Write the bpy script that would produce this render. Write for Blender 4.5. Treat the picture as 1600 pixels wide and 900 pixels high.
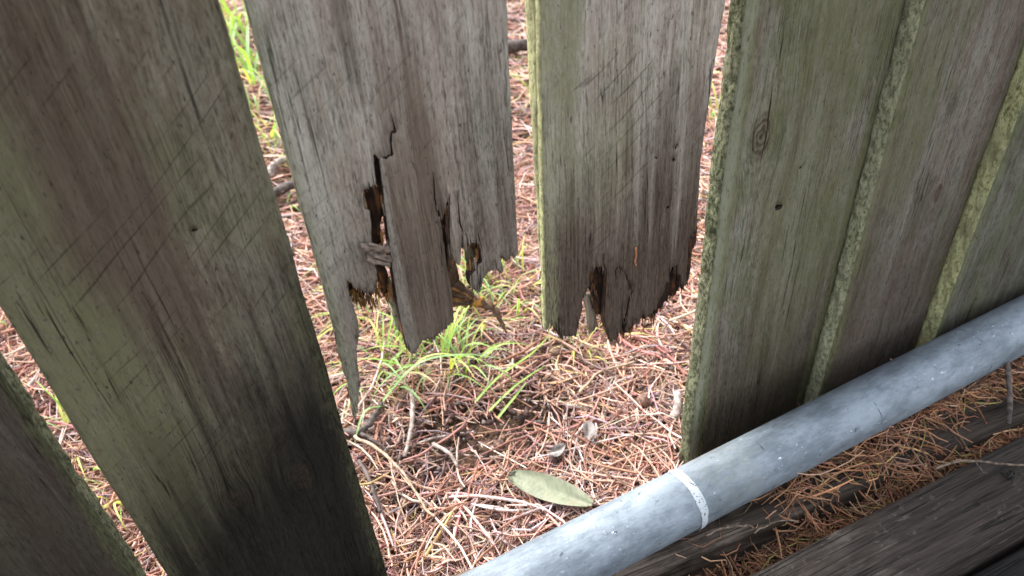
import bpy, math, random
import numpy as np
from mathutils import Vector, Matrix
from mathutils.geometry import delaunay_2d_cdt

# ---------------------------------------------------------------- scene, camera, sky, sun, exposure
S = bpy.context.scene
for o in list(bpy.data.objects):
    bpy.data.objects.remove(o)
COL = S.collection
R = math.radians

cam_data = bpy.data.cameras.new('camera')
cam = bpy.data.objects.new('camera', cam_data)
COL.objects.link(cam)
S.camera = cam
cam_data.sensor_width = 36.0
cam_data.lens = 27.0
cam_data.clip_start = 0.01
cam_data.clip_end = 500.0
cam.matrix_world = Matrix((
    (0.88548, 0.33019, -0.32695, 0.0),
    (-0.46051, 0.52955, -0.71240, -0.43),
    (-0.06210, 0.78138, 0.62096, 0.74),
    (0, 0, 0, 1)))
cam_data.dof.use_dof = True
cam_data.dof.focus_distance = 0.66
cam_data.dof.aperture_fstop = 8.5

SUN_EL, SUN_ROT = R(54), R(-24)
w = bpy.data.worlds.new('World')
S.world = w
w.use_nodes = True
wn = w.node_tree.nodes
sky = wn.new('ShaderNodeTexSky')
sky.sky_type = 'NISHITA'
sky.sun_disc = False
sky.sun_elevation = SUN_EL
sky.sun_rotation = SUN_ROT
sky.dust_density = 3.0
sky.air_density = 1.2
hs = wn.new('ShaderNodeHueSaturation')      # high even cloud: the sky's own light, less blue
hs.inputs['Saturation'].default_value = 0.30
w.node_tree.links.new(sky.outputs[0], hs.inputs['Color'])
w.node_tree.links.new(hs.outputs[0], wn['Background'].inputs[0])
wn['Background'].inputs[1].default_value = 0.15

sl = bpy.data.lights.new('sun', 'SUN')
sl.energy = 1.5
sl.angle = R(30)
sl.color = (1.0, 0.95, 0.88)
sun = bpy.data.objects.new('sun', sl)
COL.objects.link(sun)
sdir = Vector((math.sin(SUN_ROT) * math.cos(SUN_EL), math.cos(SUN_ROT) * math.cos(SUN_EL), math.sin(SUN_EL)))
sun.rotation_euler = sdir.to_track_quat('Z', 'Y').to_euler()
sun.location = sdir * 6

vs = S.view_settings
vs.view_transform = 'Standard'
vs.look = 'None'
vs.exposure = 2.05
vs.gamma = 1.0
vs.use_curve_mapping = False
S.render.engine = 'CYCLES'
S.render.resolution_x = 1024
S.render.resolution_y = 576

# ---------------------------------------------------------------- helpers
rng = np.random.default_rng(7)
random.seed(7)


def tag(o, label=None, cat=None, group=None, kind=None):
    if label: o['label'] = label
    if cat: o['category'] = cat
    if group: o['group'] = group
    if kind: o['kind'] = kind
    return o


def empty(name, loc=(0, 0, 0)):
    o = bpy.data.objects.new(name, None)
    o.empty_display_size = 0.02
    COL.objects.link(o)
    o.location = loc
    return o


def mesh_np(name, V, F, smooth=True):
    """V (n,3) array, F (m,k) array or list of lists."""
    me = bpy.data.meshes.new(name)
    V = np.asarray(V, np.float32)
    if isinstance(F, np.ndarray):
        n, k = F.shape
        me.vertices.add(len(V))
        me.vertices.foreach_set('co', V.ravel())
        me.loops.add(n * k)
        me.loops.foreach_set('vertex_index', F.astype(np.int32).ravel())
        me.polygons.add(n)
        me.polygons.foreach_set('loop_start', np.arange(0, n * k, k, dtype=np.int32))
        me.polygons.foreach_set('loop_total', np.full(n, k, np.int32))
        me.update(calc_edges=True)
    else:
        me.from_pydata(V.tolist(), [], F)
        me.update()
    if smooth:
        me.polygons.foreach_set('use_smooth', np.ones(len(me.polygons), bool))
    return me


def obj(name, me, mats=(), parent=None, loc=(0, 0, 0)):
    o = bpy.data.objects.new(name, me)
    COL.objects.link(o)
    for m in (mats if isinstance(mats, (list, tuple)) else [mats]):
        if m is not None and len(me.materials) < len(mats if isinstance(mats, (list, tuple)) else [mats]):
            me.materials.append(m)
    o.location = loc
    if parent:
        o.parent = parent
    return o


def colattr(me, cols):
    a = me.color_attributes.new('tint', 'FLOAT_COLOR', 'POINT')
    c = np.ones((len(cols), 4), np.float32)
    c[:, :3] = cols
    a.data.foreach_set('color', c.ravel())


def _h(ix, iy, s):
    n = (ix.astype(np.int64) * 374761393 + iy.astype(np.int64) * 668265263 + int(s) * 1442695041) & 0xffffffff
    n = ((n ^ (n >> 13)) * 1274126177) & 0xffffffff
    return ((n ^ (n >> 16)) & 0xffff) / 65535.0


def vnoise(x, y, s=0):
    x = np.asarray(x, float); y = np.asarray(y, float)
    ix = np.floor(x); iy = np.floor(y)
    fx = x - ix; fy = y - iy
    fx = fx * fx * (3 - 2 * fx); fy = fy * fy * (3 - 2 * fy)
    a = _h(ix, iy, s); b = _h(ix + 1, iy, s); c = _h(ix, iy + 1, s); d = _h(ix + 1, iy + 1, s)
    return (a * (1 - fx) + b * fx) * (1 - fy) + (c * (1 - fx) + d * fx) * fy - 0.5


def fnoise(x, y, s=0, o=3):
    v = 0; a = 1.0
    for i in range(o):
        v = v + a * vnoise(np.asarray(x) * 2 ** i, np.asarray(y) * 2 ** i, s + i * 17)
        a *= 0.5
    return v


# ---------------------------------------------------------------- material node helper
class NB:
    def __init__(s, name):
        s.m = bpy.data.materials.new(name)
        s.m.use_nodes = True
        s.t = s.m.node_tree
        s.bsdf = s.t.nodes['Principled BSDF']
        s.out = s.t.nodes['Material Output']

    def put(s, sock, v):
        if isinstance(v, bpy.types.NodeSocket):
            s.t.links.new(v, sock)
        elif v is not None:
            if sock.type == 'RGBA' and len(v) == 3:
                v = (*v, 1)
            sock.default_value = v

    def co(s):
        return s.t.nodes.new('ShaderNodeTexCoord').outputs['Object']

    def xyz(s, v):
        n = s.t.nodes.new('ShaderNodeSeparateXYZ'); s.put(n.inputs[0], v)
        return n.outputs

    def vec(s, x=0.0, y=0.0, z=0.0):
        n = s.t.nodes.new('ShaderNodeCombineXYZ')
        for i, v in enumerate((x, y, z)): s.put(n.inputs[i], v)
        return n.outputs[0]

    def f(s, op, a, b=None, c=None, clamp=False):
        n = s.t.nodes.new('ShaderNodeMath'); n.operation = op; n.use_clamp = clamp
        for i, v in enumerate((a, b, c)):
            if v is not None: s.put(n.inputs[i], v)
        return n.outputs[0]

    def add(s, a, b): return s.f('ADD', a, b)
    def mul(s, a, b): return s.f('MULTIPLY', a, b)
    def sub(s, a, b): return s.f('SUBTRACT', a, b)

    def step(s, v, lo, hi, a=0.0, b=1.0):
        n = s.t.nodes.new('ShaderNodeMapRange'); n.interpolation_type = 'SMOOTHSTEP'
        for i, q in enumerate((v, lo, hi, a, b)): s.put(n.inputs[i], q)
        return n.outputs[0]

    def noise(s, v, scale, detail=3.0, rough=0.55, dist=0.0):
        n = s.t.nodes.new('ShaderNodeTexNoise')
        s.put(n.inputs['Vector'], v); s.put(n.inputs['Scale'], scale)
        s.put(n.inputs['Detail'], detail); s.put(n.inputs['Roughness'], rough); s.put(n.inputs['Distortion'], dist)
        return n.outputs['Fac']

    def voro(s, v, scale, feat='F1'):
        n = s.t.nodes.new('ShaderNodeTexVoronoi'); n.feature = feat
        s.put(n.inputs['Vector'], v); s.put(n.inputs['Scale'], scale)
        return n.outputs

    def mix(s, fac, a, b, mode='MIX'):
        n = s.t.nodes.new('ShaderNodeMix'); n.data_type = 'RGBA'; n.blend_type = mode
        s.put(n.inputs[0], fac); s.put(n.inputs[6], a); s.put(n.inputs[7], b)
        return n.outputs[2]

    def ramp(s, fac, stops):
        n = s.t.nodes.new('ShaderNodeValToRGB')
        e = n.color_ramp.elements
        while len(e) < len(stops): e.new(0.5)
        for el, (p, c) in zip(e, stops):
            el.position = p; el.color = (*c, 1)
        s.put(n.inputs[0], fac)
        return n.outputs[0]

    def bump(s, h, dist=0.001, strength=1.0):
        n = s.t.nodes.new('ShaderNodeBump')
        s.put(n.inputs['Height'], h); n.inputs['Distance'].default_value = dist; n.inputs['Strength'].default_value = strength
        s.t.links.new(n.outputs[0], s.bsdf.inputs['Normal'])

    def done(s, col=None, rough=None, spec=0.3, metal=None):
        if col is not None: s.put(s.bsdf.inputs['Base Color'], col)
        if rough is not None: s.put(s.bsdf.inputs['Roughness'], rough)
        s.put(s.bsdf.inputs['Specular IOR Level'], spec)
        if metal is not None: s.put(s.bsdf.inputs['Metallic'], metal)
        return s.m


def scl(c, k): return tuple(a * k for a in c)


def wood_material(name, seed, gray=(.150, .142, .122), brown=(.085, .066, .050), dark=(.040, .033, .026),
                  green=(.070, .082, .034), green_amt=.5, green_pos=None, damp_shade=None, damp_shade_col=(.028, .022, .016),
                  saw=.6, knots=(), lichen_edge=None, edge_moss=(.079, .6), knot_amt=.8, gain=1.0, stain=None):
    """weathered hardwood: grain along local z, width along local x"""
    n = NB(name)
    P = n.co()
    x, y, z = n.xyz(P)
    # slow wander of the grain
    wz = n.noise(n.vec(n.mul(x, 1.2), seed * 3.1, n.mul(z, 1.6)), 3.0, 2.0)
    xw = n.add(x, n.mul(n.sub(wz, .5), .009))
    knot_mask = None
    for kx, kz, kr in knots:
        dx = n.sub(x, kx); dz = n.mul(n.sub(z, kz), .55)
        d2 = n.add(n.mul(dx, dx), n.mul(dz, dz))
        g = n.f('EXPONENT', n.mul(d2, -1.0 / (kr * kr * 3.2)))
        xw = n.sub(xw, n.mul(n.mul(n.sub(xw, kx), g), .82))
        d = n.f('SQRT', d2)
        wob = n.add(d, n.mul(n.sub(n.noise(P, 120, 2), .5), .006))
        km = n.mul(n.step(wob, kr * 1.15, kr * .75), n.step(n.f('SINE', n.mul(wob, 6.283 / (kr * .30))), -.6, .8, .45, 1.0))
        knot_mask = km if knot_mask is None else n.f('MAXIMUM', knot_mask, km)
    so = seed * 1.37
    ys = n.mul(y, .5)
    big = n.noise(n.vec(n.add(xw, so), ys, n.mul(z, .055)), 48, 4.0, .6)
    mid = n.noise(n.vec(n.add(xw, so), ys, n.mul(z, .030)), 110, 5.0, .65)
    fine = n.noise(n.vec(n.add(xw, so), ys, n.mul(z, .045)), 520, 3.0, .6)
    fleck = n.noise(n.vec(n.add(x, so), y, n.mul(z, .35)), 420, 4.0, .65)
    blot = n.noise(n.vec(n.add(x, so), y, n.mul(z, .55)), 17, 5.0, .65)
    cloud = n.noise(n.vec(n.add(x, so + .2), y, n.mul(z, .45)), 42, 6.0, .7)
    col = n.mix(n.step(n.add(n.mul(big, .6), n.mul(cloud, .4)), .38, .62), gray, brown)
    # hair-fine fibres, short flecks and powdery weathering
    hair = n.noise(n.vec(n.add(xw, so + .7), ys, n.mul(z, .10)), 1250, 4.0, .7)
    lint = n.noise(n.vec(n.add(xw, so + .3), ys, n.mul(z, .17)), 620, 5.0, .72)
    grain = n.add(n.mul(mid, .18), n.add(n.mul(fine, .26), n.add(n.mul(hair, .26), n.mul(lint, .30))))
    col = n.mix(n.mul(n.step(grain, .52, .41), .80), col, dark)
    col = n.mix(n.mul(n.step(grain, .52, .62), .55), col, scl(gray, 1.5))
    powder = n.noise(n.vec(n.add(x, so + 2.0), y, n.mul(z, .6)), 70, 7.0, .75)
    col = n.mix(n.mul(n.step(powder, .52, .66), .40), col, scl(gray, 1.25))
    col = n.mix(n.mul(n.step(n.add(n.mul(cloud, .7), n.mul(lint, .3)), .47, .36), .55), col, dark)
    # algae film
    gm = n.step(n.add(n.mul(blot, .65), n.mul(n.noise(n.vec(x, seed * 2.0, n.mul(z, .3)), 9, 2), .45)), .50, .68)
    gm = n.mul(gm, green_amt)
    if green_pos:
        for gx, gz, rx, rz, am in green_pos:
            ex = n.f('DIVIDE', n.sub(x, gx), rx); ez = n.f('DIVIDE', n.sub(z, gz), rz)
            q = n.add(n.add(n.mul(ex, ex), n.mul(ez, ez)), n.mul(n.sub(blot, .5), 3.0))
            gm = n.f('MAXIMUM', gm, n.step(q, 1.3, .1, 0.0, am))
    gm = n.mul(gm, n.step(fleck, .30, .56, .35, 1.0))
    col = n.mix(gm, col, green)
    # brown weather streaks
    if stain:
        for sx, sz, rx, rz, am, c in stain:
            ex = n.f('DIVIDE', n.sub(xw, sx), rx); ez = n.f('DIVIDE', n.sub(z, sz), rz)
            q = n.add(n.add(n.mul(ex, ex), n.mul(ez, ez)), n.mul(n.sub(mid, .5), 3.2))
            col = n.mix(n.step(q, 1.4, .1, 0.0, am), col, n.mix(fine, scl(c, .6), scl(c, 1.3)))
    # dampness and rot at the foot plus painted light falloff, ragged along the grain
    if damp_shade:
        dz0, dw, da = damp_shade[:3]
        lim = n.add(n.sub(z, n.mul(x, damp_shade[3] if len(damp_shade) > 3 else 0.0)), n.add(n.mul(n.sub(mid, .5), .16), n.mul(n.sub(blot, .5), .14)))
        dm = n.mul(n.step(lim, dz0 + dw, dz0 - dw), da)
        col = n.mix(dm, col, n.mix(n.step(grain, .38, .62), scl(damp_shade_col, .55), scl(damp_shade_col, 1.7)))
    # mould flecks
    col = n.mix(n.mul(n.step(fleck, .40, .31), .75), col, scl(dark, .45))
    # fine checks running along the grain
    ck = n.noise(n.vec(n.add(xw, so + .4), 0.0, n.mul(z, .022)), 150, 2.0, .5)
    ckm = n.noise(n.vec(n.add(x, so), 0.0, n.mul(z, .2)), 30, 2.0)
    crack = n.mul(n.step(n.f('ABSOLUTE', n.sub(ck, .5)), .010, .002), n.step(ckm, .52, .63))
    ck2 = n.noise(n.vec(n.add(xw, so + .9), 0.0, n.mul(z, .03)), 330, 1.0, .5)
    crack = n.f('MAXIMUM', crack, n.mul(n.step(n.f('ABSOLUTE', n.sub(ck2, .5)), .03, .005), n.mul(n.step(blot, .50, .62), .30)))
    col = n.mix(n.mul(crack, .85), col, scl(dark, .28))
    # slanting saw marks
    sv = n.add(n.sub(n.mul(x, .62), n.mul(z, .80)), n.mul(n.mul(x, x), .9))
    sv = n.add(n.mul(sv, 72.0), n.mul(n.noise(n.vec(n.mul(x, .15), seed * 1.0, sv), 38, 2.0), 2.4))
    fr = n.f('ABSOLUTE', n.sub(n.f('FRACT', sv), .5))
    sm = n.step(n.add(fr, n.mul(n.sub(fleck, .5), .05)), .055, .012)
    sm = n.mul(sm, n.step(n.noise(n.vec(n.add(x, so), 0.0, z), 17, 3.0), .44, .66))
    col = n.mix(n.mul(sm, saw), col, scl(dark, .4))
    if knot_mask is not None:
        kc = n.ramp(n.noise(P, 260, 3), [(.3, (.016, .012, .009)), (.55, (.055, .036, .024)), (.72, (.13, .075, .045))])
        col = n.mix(n.mul(knot_mask, knot_amt), col, kc)
    if edge_moss:
        hw, em_amt = edge_moss
        ein = n.sub(hw, n.f('ABSOLUTE', x))                 # distance in from the nearer sawn edge
        q = n.add(ein, n.mul(n.sub(n.add(n.mul(blot, .6), n.mul(lint, .4)), .5), -.034))
        col = n.mix(n.mul(n.step(q, .011, .001), n.mul(n.step(lint, .38, .58, .2, 1.0), em_amt)), col, scl(green, 1.35))
    if lichen_edge:
        lx, lw, lc, la = lichen_edge
        e = n.f('ABSOLUTE', n.sub(n.add(x, n.mul(n.sub(blot, .5), .012)), lx))
        em = n.mul(n.step(e, lw, lw * .25), n.step(n.add(n.mul(fleck, .6), n.mul(mid, .5)), .42, .62, .15, 1.0))
        col = n.mix(n.mul(em, la), col, lc)
    if gain != 1.0:
        col = n.mix(1.0, col, (gain, gain, gain), 'MULTIPLY')
    h = n.add(n.mul(mid, .25), n.add(n.mul(fine, .35), n.add(n.mul(hair, .45), n.mul(lint, .55))))
    h = n.add(h, n.mul(fleck, .35))
    h = n.sub(h, n.mul(crack, 1.1))
    h = n.sub(h, n.mul(sm, .35 * saw))
    n.bump(h, .0026, 1.0)
    return n.done(col, n.step(fine, .3, .7, .70, .92), .05)


def moss_material(name, light=(.20, .205, .085), dark=(.045, .052, .020), thr=(.36, .60), stretch=.55):
    n = NB(name)
    P = n.co()
    x, y, z = n.xyz(P)
    a = n.noise(n.vec(x, y, n.mul(z, stretch)), 330, 4, .7)
    b = n.noise(n.vec(x, y, n.mul(z, .55)), 34, 4, .65)
    c = n.noise(P, 900, 3, .6)
    col = n.mix(n.step(n.add(n.mul(a, .75), n.mul(b, .25)), *thr), dark, light)
    col = n.mix(n.mul(n.step(b, .48, .64), .5), col, n.mix(n.step(a, .4, .6), scl(dark, .8), (.17, .155, .115)))
    col = n.mix(n.mul(n.step(c, .45, .3), .6), col, scl(dark, .5))
    n.bump(n.add(n.mul(a, .8), n.mul(c, .4)), .003, .9)
    return n.done(col, .9, .15)


def core_material():
    n = NB('rotten_heartwood')
    P = n.co()
    x, y, z = n.xyz(P)
    a = n.noise(n.vec(x, y, n.mul(z, .12)), 190, 4, .65)
    b = n.noise(P, 75, 3, .6)
    col = n.ramp(n.add(n.mul(a, .55), n.mul(b, .45)), [(.38, (.006, .003, .002)), (.52, (.022, .010, .005)), (.62, (.085, .034, .011)), (.76, (.30, .14, .05))])
    n.bump(n.add(a, n.mul(b, .6)), .004, 1.0)
    return n.done(col, .8, .25)


def plain_noise(name, c0, c1, scale=80, stretch=(1, 1, 1), rough=.8, bump=.001, spec=.25, thr=(.35, .65)):
    n = NB(name)
    P = n.co()
    x, y, z = n.xyz(P)
    v = n.vec(n.mul(x, stretch[0]), n.mul(y, stretch[1]), n.mul(z, stretch[2]))
    a = n.noise(v, scale, 5, .65)
    n.bump(a, bump, .8)
    return n.done(n.mix(n.step(a, *thr), c0, c1), rough, spec)


def tint_material(name, rough=.7, spec=.3, translucent=0.0):
    n = NB(name)
    at = n.t.nodes.new('ShaderNodeVertexColor'); at.layer_name = 'tint'
    P = n.co()
    a = n.noise(P, 260, 3, .6)
    col = n.mix(1.0, at.outputs[0], n.ramp(a, [(.3, (.72, .72, .72)), (.7, (1.18, 1.18, 1.18))]), 'MULTIPLY')
    m = n.done(col, rough, spec)
    return m


def leaf_material(name, c0, c1, along='y', trans=.35):
    n = NB(name)
    P = n.co()
    a = n.noise(P, 60, 4, .6)
    col = n.mix(n.step(a, .35, .65), c0, c1)
    n.done(col, .45, .4)
    tr = n.t.nodes.new('ShaderNodeBsdfTranslucent')
    n.put(tr.inputs[0], n.mix(1.0, col, (1.3, 1.35, .7), 'MULTIPLY'))
    ms = n.t.nodes.new('ShaderNodeMixShader')
    ms.inputs[0].default_value = trans
    n.t.links.new(n.bsdf.outputs[0], ms.inputs[1]); n.t.links.new(tr.outputs[0], ms.inputs[2])
    n.t.links.new(ms.outputs[0], n.out.inputs[0])
    return n.m


# ---------------------------------------------------------------- outlines of the broken boards, millimetres on the board face (x along the fence, z above ground)
TRACE = {
    'C': [(57.7, 424.2), (57.0, 371.3), (56.0, 325.6), (54.0, 292.2), (57.7, 303.3), (64.6, 328.0), (66.8, 347.1), (68.6, 361.2), (73.0, 376.2), (74.3, 387.9), (73.9, 400.0), (72.6, 407.6), (73.9, 423.0), (76.3, 421.4), (77.0, 417.8), (77.8, 415.1), (80.1, 414.7), (81.6, 412.9), (83.9, 410.2), (86.3, 407.5), (89.6, 407.3), (90.9, 404.3), (92.9, 412.2), (94.3, 416.2), (95.2, 422.6), (94.9, 433.8), (96.4, 451.9), (98.2, 461.6), (99.2, 471.4), (97.4, 474.0), (95.7, 476.6), (96.4, 482.2), (96.8, 486.9), (99.2, 488.0), (100.9, 487.9), (104.4, 490.1), (106.3, 488.5), (107.4, 494.3), (108.1, 504.4), (109.0, 510.1), (110.6, 509.6), (111.5, 507.5), (115.0, 505.0), (117.8, 506.4), (120.1, 507.1), (120.9, 513.2), (121.2, 518.5), (122.0, 521.0), (124.9, 522.8), (125.0, 528.5), (124.6, 535.9), (125.4, 530.9), (126.6, 522.3), (123.6, 520.1), (122.3, 515.1), (121.8, 507.0), (118.0, 505.0), (115.5, 503.4), (112.7, 507.1), (112.0, 505.5), (110.9, 482.1), (109.1, 464.3), (108.8, 448.9), (107.2, 431.7), (106.4, 415.2), (105.9, 400.9), (105.2, 384.4), (105.2, 363.0), (105.9, 344.4), (107.7, 338.8), (110.0, 337.0), (115.0, 341.3), (118.9, 346.2), (122.1, 346.6), (128.8, 344.7), (132.5, 347.7), (136.4, 348.5), (140.6, 352.5), (146.4, 355.1), (147.3, 375.8), (147.2, 392.5), (146.4, 406.5), (146.8, 425.8), (147.1, 443.8), (146.1, 446.9), (145.5, 453.5), (144.1, 457.6), (144.9, 470.7), (146.4, 486.6), (146.5, 478.7), (145.3, 459.3), (147.1, 454.5), (147.6, 447.4), (149.1, 447.4), (151.1, 455.7), (154.0, 459.9), (156.6, 465.2), (154.6, 450.3), (153.5, 441.5), (152.0, 427.2), (150.4, 414.7), (152.5, 410.5), (153.9, 407.6), (156.5, 403.0), (157.5, 404.4), (160.0, 417.4), (161.6, 431.9), (160.7, 439.4), (161.2, 452.2), (161.9, 465.0), (161.9, 451.9), (161.7, 439.6), (162.6, 431.6), (160.8, 415.9), (163.0, 416.8), (166.8, 418.7), (168.8, 418.0), (170.7, 421.2), (171.4, 418.1), (173.4, 416.8), (175.3, 417.8), (175.7, 413.6), (174.5, 406.5), (174.8, 399.2), (172.2, 399.1), (170.3, 396.3), (168.9, 393.2), (166.7, 392.3), (164.4, 390.8), (163.3, 385.7), (163.7, 378.8), (165.7, 377.3), (167.0, 374.3), (170.2, 373.5), (172.2, 377.1), (173.1, 381.1), (174.4, 383.6), (177.4, 386.1), (179.8, 389.4), (181.8, 387.3), (184.6, 387.7), (187.9, 387.3), (188.7, 383.9), (190.2, 382.1), (191.5, 385.2), (190.7, 391.7), (189.6, 395.2), (189.9, 398.7), (193.0, 397.4), (193.9, 394.1), (195.3, 391.1), (196.6, 394.2), (198.3, 394.8), (200.0, 395.3), (202.1, 393.3), (204.9, 394.6)],
    'C_core': [(91.1, 501.3), (102.2, 514.0), (115.2, 510.0), (113.5, 495.6), (113.0, 482.3), (109.2, 463.5), (107.0, 453.9), (105.5, 442.8), (103.0, 436.7), (103.4, 428.2), (104.4, 412.0), (101.8, 394.2), (99.3, 391.0), (97.7, 395.9), (98.1, 406.4), (97.9, 413.5), (94.5, 400.3), (91.1, 397.6), (89.3, 390.5), (88.4, 393.9), (87.3, 398.0), (84.1, 397.0), (80.3, 397.5), (78.2, 401.3), (75.0, 402.1), (73.7, 405.0), (73.9, 417.6), (71.0, 430.1), (71.9, 451.2)],
    'C_core2': [(148.2, 490.5), (162.6, 481.0), (170.5, 441.9), (176.2, 423.1), (181.4, 416.5), (180.6, 402.7), (178.0, 391.7), (175.1, 395.3), (173.8, 403.6), (170.9, 406.5), (168.2, 411.1), (162.3, 414.5), (157.8, 411.6), (154.7, 416.3), (151.4, 398.1), (149.6, 400.1), (150.3, 409.8), (147.6, 413.2), (150.5, 443.5), (150.4, 464.7)],
    'C_pin': [(151.6, 436.6), (153.1, 436.0), (153.8, 434.1), (153.1, 432.2), (151.6, 432.7), (150.9, 434.6)],
    'C_moss': [(105.2, 405.2), (109.2, 393.4), (110.3, 385.0), (108.4, 367.0), (106.9, 348.1), (104.7, 354.4), (104.1, 372.7), (103.5, 386.7)],
    'C_gray': [(170.7, 408.8), (177.9, 400.1), (176.2, 388.6), (176.6, 382.2), (173.8, 376.4), (171.7, 382.3), (169.3, 391.3)],
    'D': [(226.4, 318.7), (226.3, 307.3), (228.1, 307.1), (228.9, 311.8), (231.4, 312.8), (233.2, 310.6), (234.3, 305.7), (237.3, 299.2), (239.7, 294.4), (242.2, 291.0), (245.3, 290.2), (250.5, 288.5), (255.0, 288.7), (258.4, 299.7), (261.0, 310.2), (262.4, 316.8), (261.7, 319.9), (264.3, 328.6), (266.2, 331.9), (268.8, 337.8), (269.4, 345.7), (270.6, 351.9), (274.3, 353.0), (278.1, 353.5), (280.6, 353.8), (284.4, 351.6), (285.7, 348.4), (286.5, 341.3), (286.1, 323.5), (285.7, 312.3), (285.2, 300.8), (284.7, 289.1), (287.5, 281.8), (289.7, 276.2), (291.2, 268.5), (293.4, 261.2), (295.4, 263.4), (297.6, 260.8), (300.8, 269.4), (303.5, 271.3), (305.2, 282.8), (306.7, 289.7), (308.1, 298.0), (310.5, 305.8), (312.3, 311.6), (309.4, 316.4), (307.7, 324.9), (303.4, 335.8), (299.3, 342.9), (300.9, 332.7), (298.6, 343.2), (295.4, 341.8), (296.4, 330.3), (294.2, 341.6), (297.3, 345.8), (303.3, 338.6), (309.8, 324.1), (312.8, 315.0), (314.0, 310.9), (311.3, 302.5), (309.6, 292.9), (308.7, 281.2), (307.0, 270.4), (309.2, 267.1), (311.9, 269.7), (317.4, 272.6), (321.7, 270.7), (324.2, 276.5), (326.1, 280.2), (329.9, 275.4), (335.6, 275.2), (337.5, 279.0), (341.1, 278.9), (343.2, 288.6), (346.5, 293.3), (349.5, 299.4), (350.4, 306.4), (353.1, 308.2), (351.9, 314.5), (353.6, 319.6), (354.7, 322.7), (358.2, 322.7), (361.1, 320.8), (361.9, 311.8), (364.1, 310.9), (365.9, 307.3), (366.4, 301.2), (368.4, 295.1), (370.2, 291.4), (372.1, 294.3), (374.1, 295.7), (372.0, 310.7), (373.1, 320.3), (371.8, 333.5), (370.7, 345.0), (373.0, 349.6), (377.6, 352.0), (378.8, 359.6)],
    'D_core': [(270.0, 362.9), (279.3, 362.5), (295.3, 353.0), (318.7, 336.9), (352.8, 333.9), (367.2, 328.3), (374.2, 343.1), (379.7, 358.1), (384.6, 351.6), (384.6, 337.8), (382.3, 326.0), (382.0, 315.4), (382.0, 300.7), (380.1, 290.2), (374.3, 297.1), (373.7, 288.3), (369.9, 281.5), (364.2, 280.1), (357.1, 277.0), (351.7, 271.6), (343.6, 261.8), (334.8, 263.4), (329.2, 259.6), (319.3, 257.9), (314.4, 253.7), (309.3, 259.3), (302.2, 258.7), (295.0, 269.9), (291.1, 298.4), (289.2, 292.5), (286.5, 293.0), (284.5, 288.6), (281.7, 298.1), (280.3, 310.4), (278.9, 321.0), (274.4, 327.2), (271.2, 338.3)],
    'D_splinter': [(275.3, 311.4), (281.3, 310.3), (284.0, 301.1), (286.8, 284.8), (289.7, 266.4), (286.2, 270.4), (282.7, 268.1), (278.6, 274.7), (277.9, 290.3), (276.0, 301.6)],
    'chunkL': [(89.6, 451.9), (99.4, 442.9), (108.1, 434.1), (91.5, 437.8), (101.0, 425.8), (105.4, 418.4)],
    'chunkR': [(152.6, 386.3), (162.9, 372.6), (173.3, 353.9), (185.1, 338.0), (191.7, 325.3), (195.1, 308.0), (149.8, 355.5), (168.8, 349.2)],
}


# ---------------------------------------------------------------- slab builder: any outline, true thickness
def resample(loop, step, jit, seed):
    """jit > 0: short traced segments are torn along the grain (ragged in z column by column)"""
    out = []
    L = len(loop)
    for i in range(L):
        a = np.array(loop[i], float); b = np.array(loop[(i + 1) % L], float)
        d = np.linalg.norm(b - a)
        st = .0009 if (jit > 0 and d < .03) else step
        k = max(1, int(d / st))
        for j in range(k):
            out.append(np.append(a + (b - a) * j / k, 1.0 if st < .001 else 0.0))
    out = np.array(out)
    w = out[:, 2]; out = out[:, :2]
    if jit > 0:
        tear = vnoise(out[:, 0] / .0013, out[:, 1] * 0, seed) + .6 * vnoise(out[:, 0] / .0035, out[:, 1] * 0, seed + 2)
        out = out + np.stack([.5 * jit * fnoise(out[:, 0] / .004, out[:, 1] / .006, seed + 5), w * tear * jit * 3.4 + (1 - w) * jit * fnoise(out[:, 0] / .004, out[:, 1] / .008, seed)], 1)
    return out


def inside(pts, loops):
    r = np.zeros(len(pts), bool)
    px, py = pts[:, 0], pts[:, 1]
    for lp in loops:
        a = lp; b = np.roll(lp, -1, 0)
        for (x0, y0), (x1, y1) in zip(a, b):
            if y0 == y1: continue
            c = (y0 > py) != (y1 > py)
            r ^= c & (px < (x1 - x0) * (py - y0) / (y1 - y0) + x0)
    return r


def edge_dist(pts, loops, sel=None):
    d = np.full(len(pts), 9.0)
    for lp in loops:
        a = lp; b = np.roll(lp, -1, 0)
        for p, q in zip(a, b):
            e = q - p
            L2 = max(e @ e, 1e-12)
            t = np.clip(((pts - p) @ e) / L2, 0, 1)
            dd = np.hypot(*(pts - p - t[:, None] * e).T)
            d = np.minimum(d, dd)
    return d


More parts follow.
